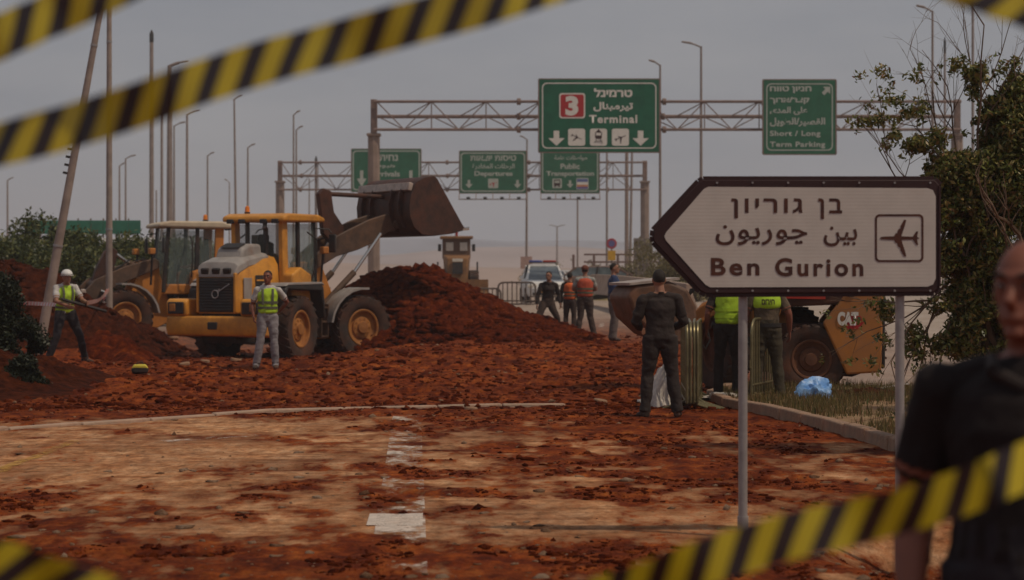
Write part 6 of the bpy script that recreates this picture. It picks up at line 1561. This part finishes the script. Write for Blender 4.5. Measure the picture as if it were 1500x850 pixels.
person('worker in plain yellow vest beside the left sign pole, head hidden by the sign', q, R(170), dict(elA=(-.26, .02, 1.14), wrA=(-.24, -.10, .93), elB=(.27, .05, 1.14), wrB=(.29, -.05, .92)), 1.75, M_DARK, M_DARK, vest=M_HIVIS, band=M_HIVIS, vox=.012, skin=M_SKIN2)
q = G(1123, 590)
P9 = person('worker in yellow vest with printed back just right of the left sign pole', q, R(180), dict(elA=(-.29, .03, 1.16), wrA=(-.31, -.06, .92), elB=(.27, .0, 1.16), wrB=(.25, -.14, .98), knA=(-.14, -.02, .5), anA=(-.18, .03, .09), anB=(.18, .03, .09)), 1.80, cloth('camouflage_brown', (.10, .07, .045)), cloth('olive_dark_trousers', (.05, .038, .022)), vest=None, vox=.012, skin=M_SKIN2, bulk=1.08)
# short vest with the print for P9
vb = MB(); vb.tube([(0, 0, 1.20), (0, 0, 1.32), (0, 0, 1.41), (0, 0, 1.475)], [(.195, .142), (.205, .15), (.19, .12), (.11, .09)], 28, side=(1, 0, 0)); vo = vb.build('short_vest', M_HIVIS, P9); q_ = vo.modifiers.new('s', 'SUBSURF'); q_.levels = q_.render_levels = 2
tx = text(heb('חירום'), (-.085, .085, 0, .07), 0, M_SIGNB, P9, .04)
for v in tx.data.vertices: v.co = Vector((-v.co.x, .158, 1.285+v.co.z))
MB().tube([(0, 0, .99), (0, 0, 1.04)], [(.196, .142)]*2, 28, side=(1, 0, 0)).build('belt', M_BLK, P9)

# operator in the front loader (rests on the seat: a person of his own)
def sitter(parent, label, rz_off=0):
    M = parent.matrix_basis if False else Matrix.Translation(parent.location) @ Matrix.Rotation(parent.rotation_euler.z, 4, 'Z')
    p = M @ Vector((.60, 0, 1.10))
    return person(label, p, parent.rotation_euler.z+math.pi/2+rz_off, dict(
        pelvis=(0, .06, .98), waist=(0, .06, 1.10), knA=(-.13, -.42, .98), anA=(-.13, -.50, .58), toA=(-.13, -.66, .52), knB=(.13, -.42, .98), anB=(.13, -.50, .58), toB=(.13, -.66, .52), hiA=(-.09, .04, .97), hiB=(.09, .04, .97),
        elA=(-.24, -.12, 1.16), wrA=(-.17, -.38, 1.12), elB=(.24, -.12, 1.16), wrB=(.17, -.38, 1.12)), 1.72, M_BROWN, M_BROWN, vox=.018, face=False, skin=M_SKIN2)
sitter(LA, 'operator seated inside the cab of the front loader', 0)
sitter(LB, 'operator seated inside the cab of the left loader', 0)

# foreground man at the right edge
Yf = 5.0
P10 = person('blurred bald man in dark polo shirt close to the camera at the right edge', (X(1508, Yf), Yf, 0), R(-22), dict(
    shA=(-.215, 0, 1.40), shB=(.215, 0, 1.40), elA=(-.285, .06, 1.12), wrA=(-.27, -.10, .88), elB=(.33, .06, 1.12), wrB=(.30, -.10, .88), neck=(0, .02, 1.46), head=(.0, -.03, 1.635)), 1.79, cloth('black_polo', (.011, .006, .006)), M_NAVY, skin=M_SKIN2, vox=.008, bulk=1.19, fold=.012, look=-.25, hair=None, bald=True)
hb = MB(Matrix.Translation((0, -.03, 1.635)) @ Matrix.Rotation(-.25, 4, 'Z')); hb.ell((0, .012, .012), (.081, .100, .100), 24, 16); ho = hb.build('hair', mat('short_grey_hair', (.16, .12, .10), .8, .3, 40), P10)
bmx = bmesh.new(); bmx.from_mesh(ho.data); iv = (Matrix.Translation((0, -.03, 1.635)) @ Matrix.Rotation(-.25, 4, 'Z')).inverted()
bmesh.ops.delete(bmx, geom=[v for v in bmx.verts if (lambda q: q.y < -.02 or q.z > .07 or q.z < -.06)(iv @ v.co)], context='VERTS'); bmx.to_mesh(ho.data); bmx.free()
MB().tube([(-.07, -.085, 1.445), (0, -.10, 1.41), (.07, -.085, 1.445), (.09, .0, 1.47), (0, .085, 1.485), (-.09, .0, 1.47), (-.07, -.085, 1.445)], .018, 8).build('collar', M_DARK, P10)

# things held: bar and red-white tape at the left
q = P1.location; Rz = Matrix.Rotation(P1.rotation_euler.z, 4, 'Z')
a = Rz @ Vector((-.22, -.30, 1.22)); b_ = Rz @ Vector((.62, -.46, .98))
o = MB().tube([a, b_], .028, 8).build('crowbar', M_BLK); o.location = q; tag(o, 'dark metal bar held across the helmeted worker vest', 'bar')
def ribbon(name, label, cat, pts, wd, m, th=.0006, n=60, uvp=None, twist=None, tilt=None):
    """thin band along a smooth line; uv x runs in metres"""
    pts = [Vector(p) for p in pts]; N_ = len(pts)
    def cr_(t_):
        i = min(int(t_), N_-2); f = t_-i; p0, p1, p2, p3 = pts[max(i-1, 0)], pts[i], pts[i+1], pts[min(i+2, N_-1)]
        return .5*((2*p1)+(-p0+p2)*f+(2*p0-5*p1+4*p2-p3)*f*f+(-p0+3*p1-3*p2+p3)*f**3)
    cs = [cr_((N_-1)*k/n*.99999) for k in range(n+1)]
    vs = []; fs = []; s = 0; us = []
    for k, c in enumerate(cs):
        d = (cs[min(k+1, n)]-cs[max(k-1, 0)]).normalized(); upv = Vector((0, 0, 1)); upv = (upv-d*upv.dot(d)).normalized()
        tw = (twist(k/n) if twist else 0)+.16*math.sin(k*.13)+.10*math.sin(k*.31+1)
        w_ = upv*math.cos(tw)+d.cross(upv)*math.sin(tw)
        if k: s += (c-cs[k-1]).length
        vs += [c-w_*wd/2, c+w_*wd/2]; us.append(s)
    for k in range(n): fs.append((2*k, 2*k+2, 2*k+3, 2*k+1))
    me = bpy.data.meshes.new(name); me.from_pydata([tuple(v) for v in vs], [], fs); uv = me.uv_layers.new(name='uv')
    for pl in me.polygons:
        for li, vi in zip(pl.loop_indices, pl.vertices): uv.data[li].uv = (us[vi//2], wd*(vi % 2))
    me.materials.append(m); me.shade_smooth(); o = link(name, me); q_ = o.modifiers.new('s', 'SOLIDIFY'); q_.thickness = th; q_.use_rim = False; tag(o, label, cat); return o
def stripemat(name, c1, c2, period, slant, duty=.5, rough=.35):
    m = bpy.data.materials.new(name); m.use_nodes = True; n = m.node_tree.nodes; l = m.node_tree.links; b = n['Principled BSDF']
    uv = n.new('ShaderNodeUVMap'); sx = n.new('ShaderNodeSeparateXYZ'); l.new(uv.outputs[0], sx.inputs[0])
    def mth(op, a, bb):
        q = n.new('ShaderNodeMath'); q.operation = op
        for i, v in enumerate((a, bb)):
            if isinstance(v, (int, float)): q.inputs[i].default_value = v
            else: l.new(v, q.inputs[i])
        return q.outputs[0]
    v = mth('MULTIPLY', sx.outputs[1], -slant); v = mth('ADD', sx.outputs[0], v); v = mth('DIVIDE', v, period); v = mth('FRACT', v, 0); v = mth('GREATER_THAN', v, duty)
    mx = n.new('ShaderNodeMix'); mx.data_type = 'RGBA'; l.new(v, mx.inputs[0]); mx.inputs[6].default_value = (*c1, 1); mx.inputs[7].default_value = (*c2, 1)
    t_ = n.new('ShaderNodeTexCoord'); no = n.new('ShaderNodeTexNoise'); no.inputs['Scale'].default_value = 4; l.new(t_.outputs['Object'], no.inputs[0])
    mr = n.new('ShaderNodeMapRange'); mr.inputs[3].default_value = .75; mr.inputs[4].default_value = 1.2; l.new(no.outputs[0], mr.inputs[0])
    ml = n.new('ShaderNodeMix'); ml.data_type = 'RGBA'; ml.blend_type = 'MULTIPLY'; ml.inputs[0].default_value = 1; l.new(mx.outputs[2], ml.inputs[6]); l.new(mr.outputs[0], ml.inputs[7])
    l.new(ml.outputs[2], b.inputs['Base Color']); b.inputs['Roughness'].default_value = rough; b.inputs['Alpha'].default_value = .88
    return m
M_TAPE = stripemat('hazard_tape', (.60, .46, .015), (.028, .014, .014), .066, .72, .52)
M_TAPE2 = stripemat('red_white_tape', (.55, .14, .12), (.60, .50, .46), .22, .3)
Yt = 3.15
TP = [('hazard_tape', 'yellow and black striped tape crossing the sky in a long sagging diagonal', [(-900, 330, 3.4), (-400, 280, 3.3), (-150, 250, 3.2), (0, 212, Yt), (100, 186, Yt), (200, 155, Yt), (300, 119, Yt), (400, 88, Yt), (500, 62, Yt), (600, 34, Yt), (700, 8, Yt), (800, -22, Yt), (1100, -120, 3.2), (1700, -300, 3.4)], -.2),
      ('hazard_tape', 'short piece of striped tape in the upper left corner above the long one', [(-900, 300, 3.3), (-400, 190, 3.2), (-100, 92, 3.1), (0, 54, 3.1), (60, 28, 3.1), (150, -12, 3.1), (300, -75, 3.1), (700, -200, 3.3)], 0),
      ('hazard_tape', 'striped tape across the lower right corner in front of the blurred man', [(-1600, 1270, 3.2), (-600, 1130, 3.0), (300, 990, 3.0), (700, 925, 3.0), (850, 890, 3.0), (960, 850, 3.0), (1060, 815, 3.0), (1160, 785, 3.0), (1260, 764, 3.0), (1360, 738, 3.0), (1440, 710, 3.0), (1500, 684, 3.0), (1800, 560, 3.1), (2200, 430, 3.3)], 0),
      ('hazard_tape', 'dark blurred end of striped tape in the bottom left corner', [(-900, 560, 2.9), (-300, 740, 2.9), (-50, 812, 2.9), (60, 845, 2.9), (160, 880, 2.9), (400, 950, 2.9), (900, 1060, 2.9), (1700, 1230, 3.0), (2700, 1420, 3.2)], 0),
      ('hazard_tape', 'corner of striped tape at the upper right edge of the sky', [(900, -230, 3.0), (1300, -70, 3.0), (1420, -22, 3.0), (1500, 6, 3.0), (1700, 70, 3.0), (2300, 230, 3.2)], 0)]
for nm, lab, pts, tw in TP: ribbon(nm, lab, 'tape', [P(*p) for p in pts], .068, M_TAPE, n=160)
hp = q+Rz @ Vector((.24, -.42, 1.14))
ribbon('barrier_tape', 'red and white tape stretched from the left edge to the helmeted worker', 'tape', [P(-60, 446, 41), P(20, 444, 41.5), tuple(q+Rz @ Vector((-.12, -.38, 1.1)))], .075, M_TAPE2, n=40)
ribbon('barrier_tape', 'red and white tape from the worker hand up to the upright utility pole', 'tape', [tuple(hp), tuple(hp.lerp(P(160, 424, 54.7), .5)+Vector((0, 0, -.1))), P(160, 424, 54.7)], .085, M_TAPE2, n=40)
ribbon('barrier_tape', 'loose tail of red and white tape hanging on the upright utility pole', 'tape', [P(158, 424, 54.7), P(152, 440, 54.6), P(156, 470, 54.7), P(150, 484, 54.6)], .08, M_TAPE2, n=30, twist=lambda f: 3*f)

# ------------------------------------------------------------------ haze
hz = MB(); hz.box((0, 600, 22), (3300, 1900, 60)); ho = hz.build('haze', bpy.data.materials.new('haze_air'), None); ho['kind'] = 'stuff'
hm = ho.data.materials[0]; hm.use_nodes = True; n = hm.node_tree.nodes; n.clear(); om = n.new('ShaderNodeOutputMaterial'); pv = n.new('ShaderNodeVolumePrincipled')
pv.inputs['Color'].default_value = (.86, .87, .92, 1); pv.inputs['Density'].default_value = .0006; pv.inputs['Anisotropy'].default_value = .2
hm.node_tree.links.new(pv.outputs[0], om.inputs['Volume'])
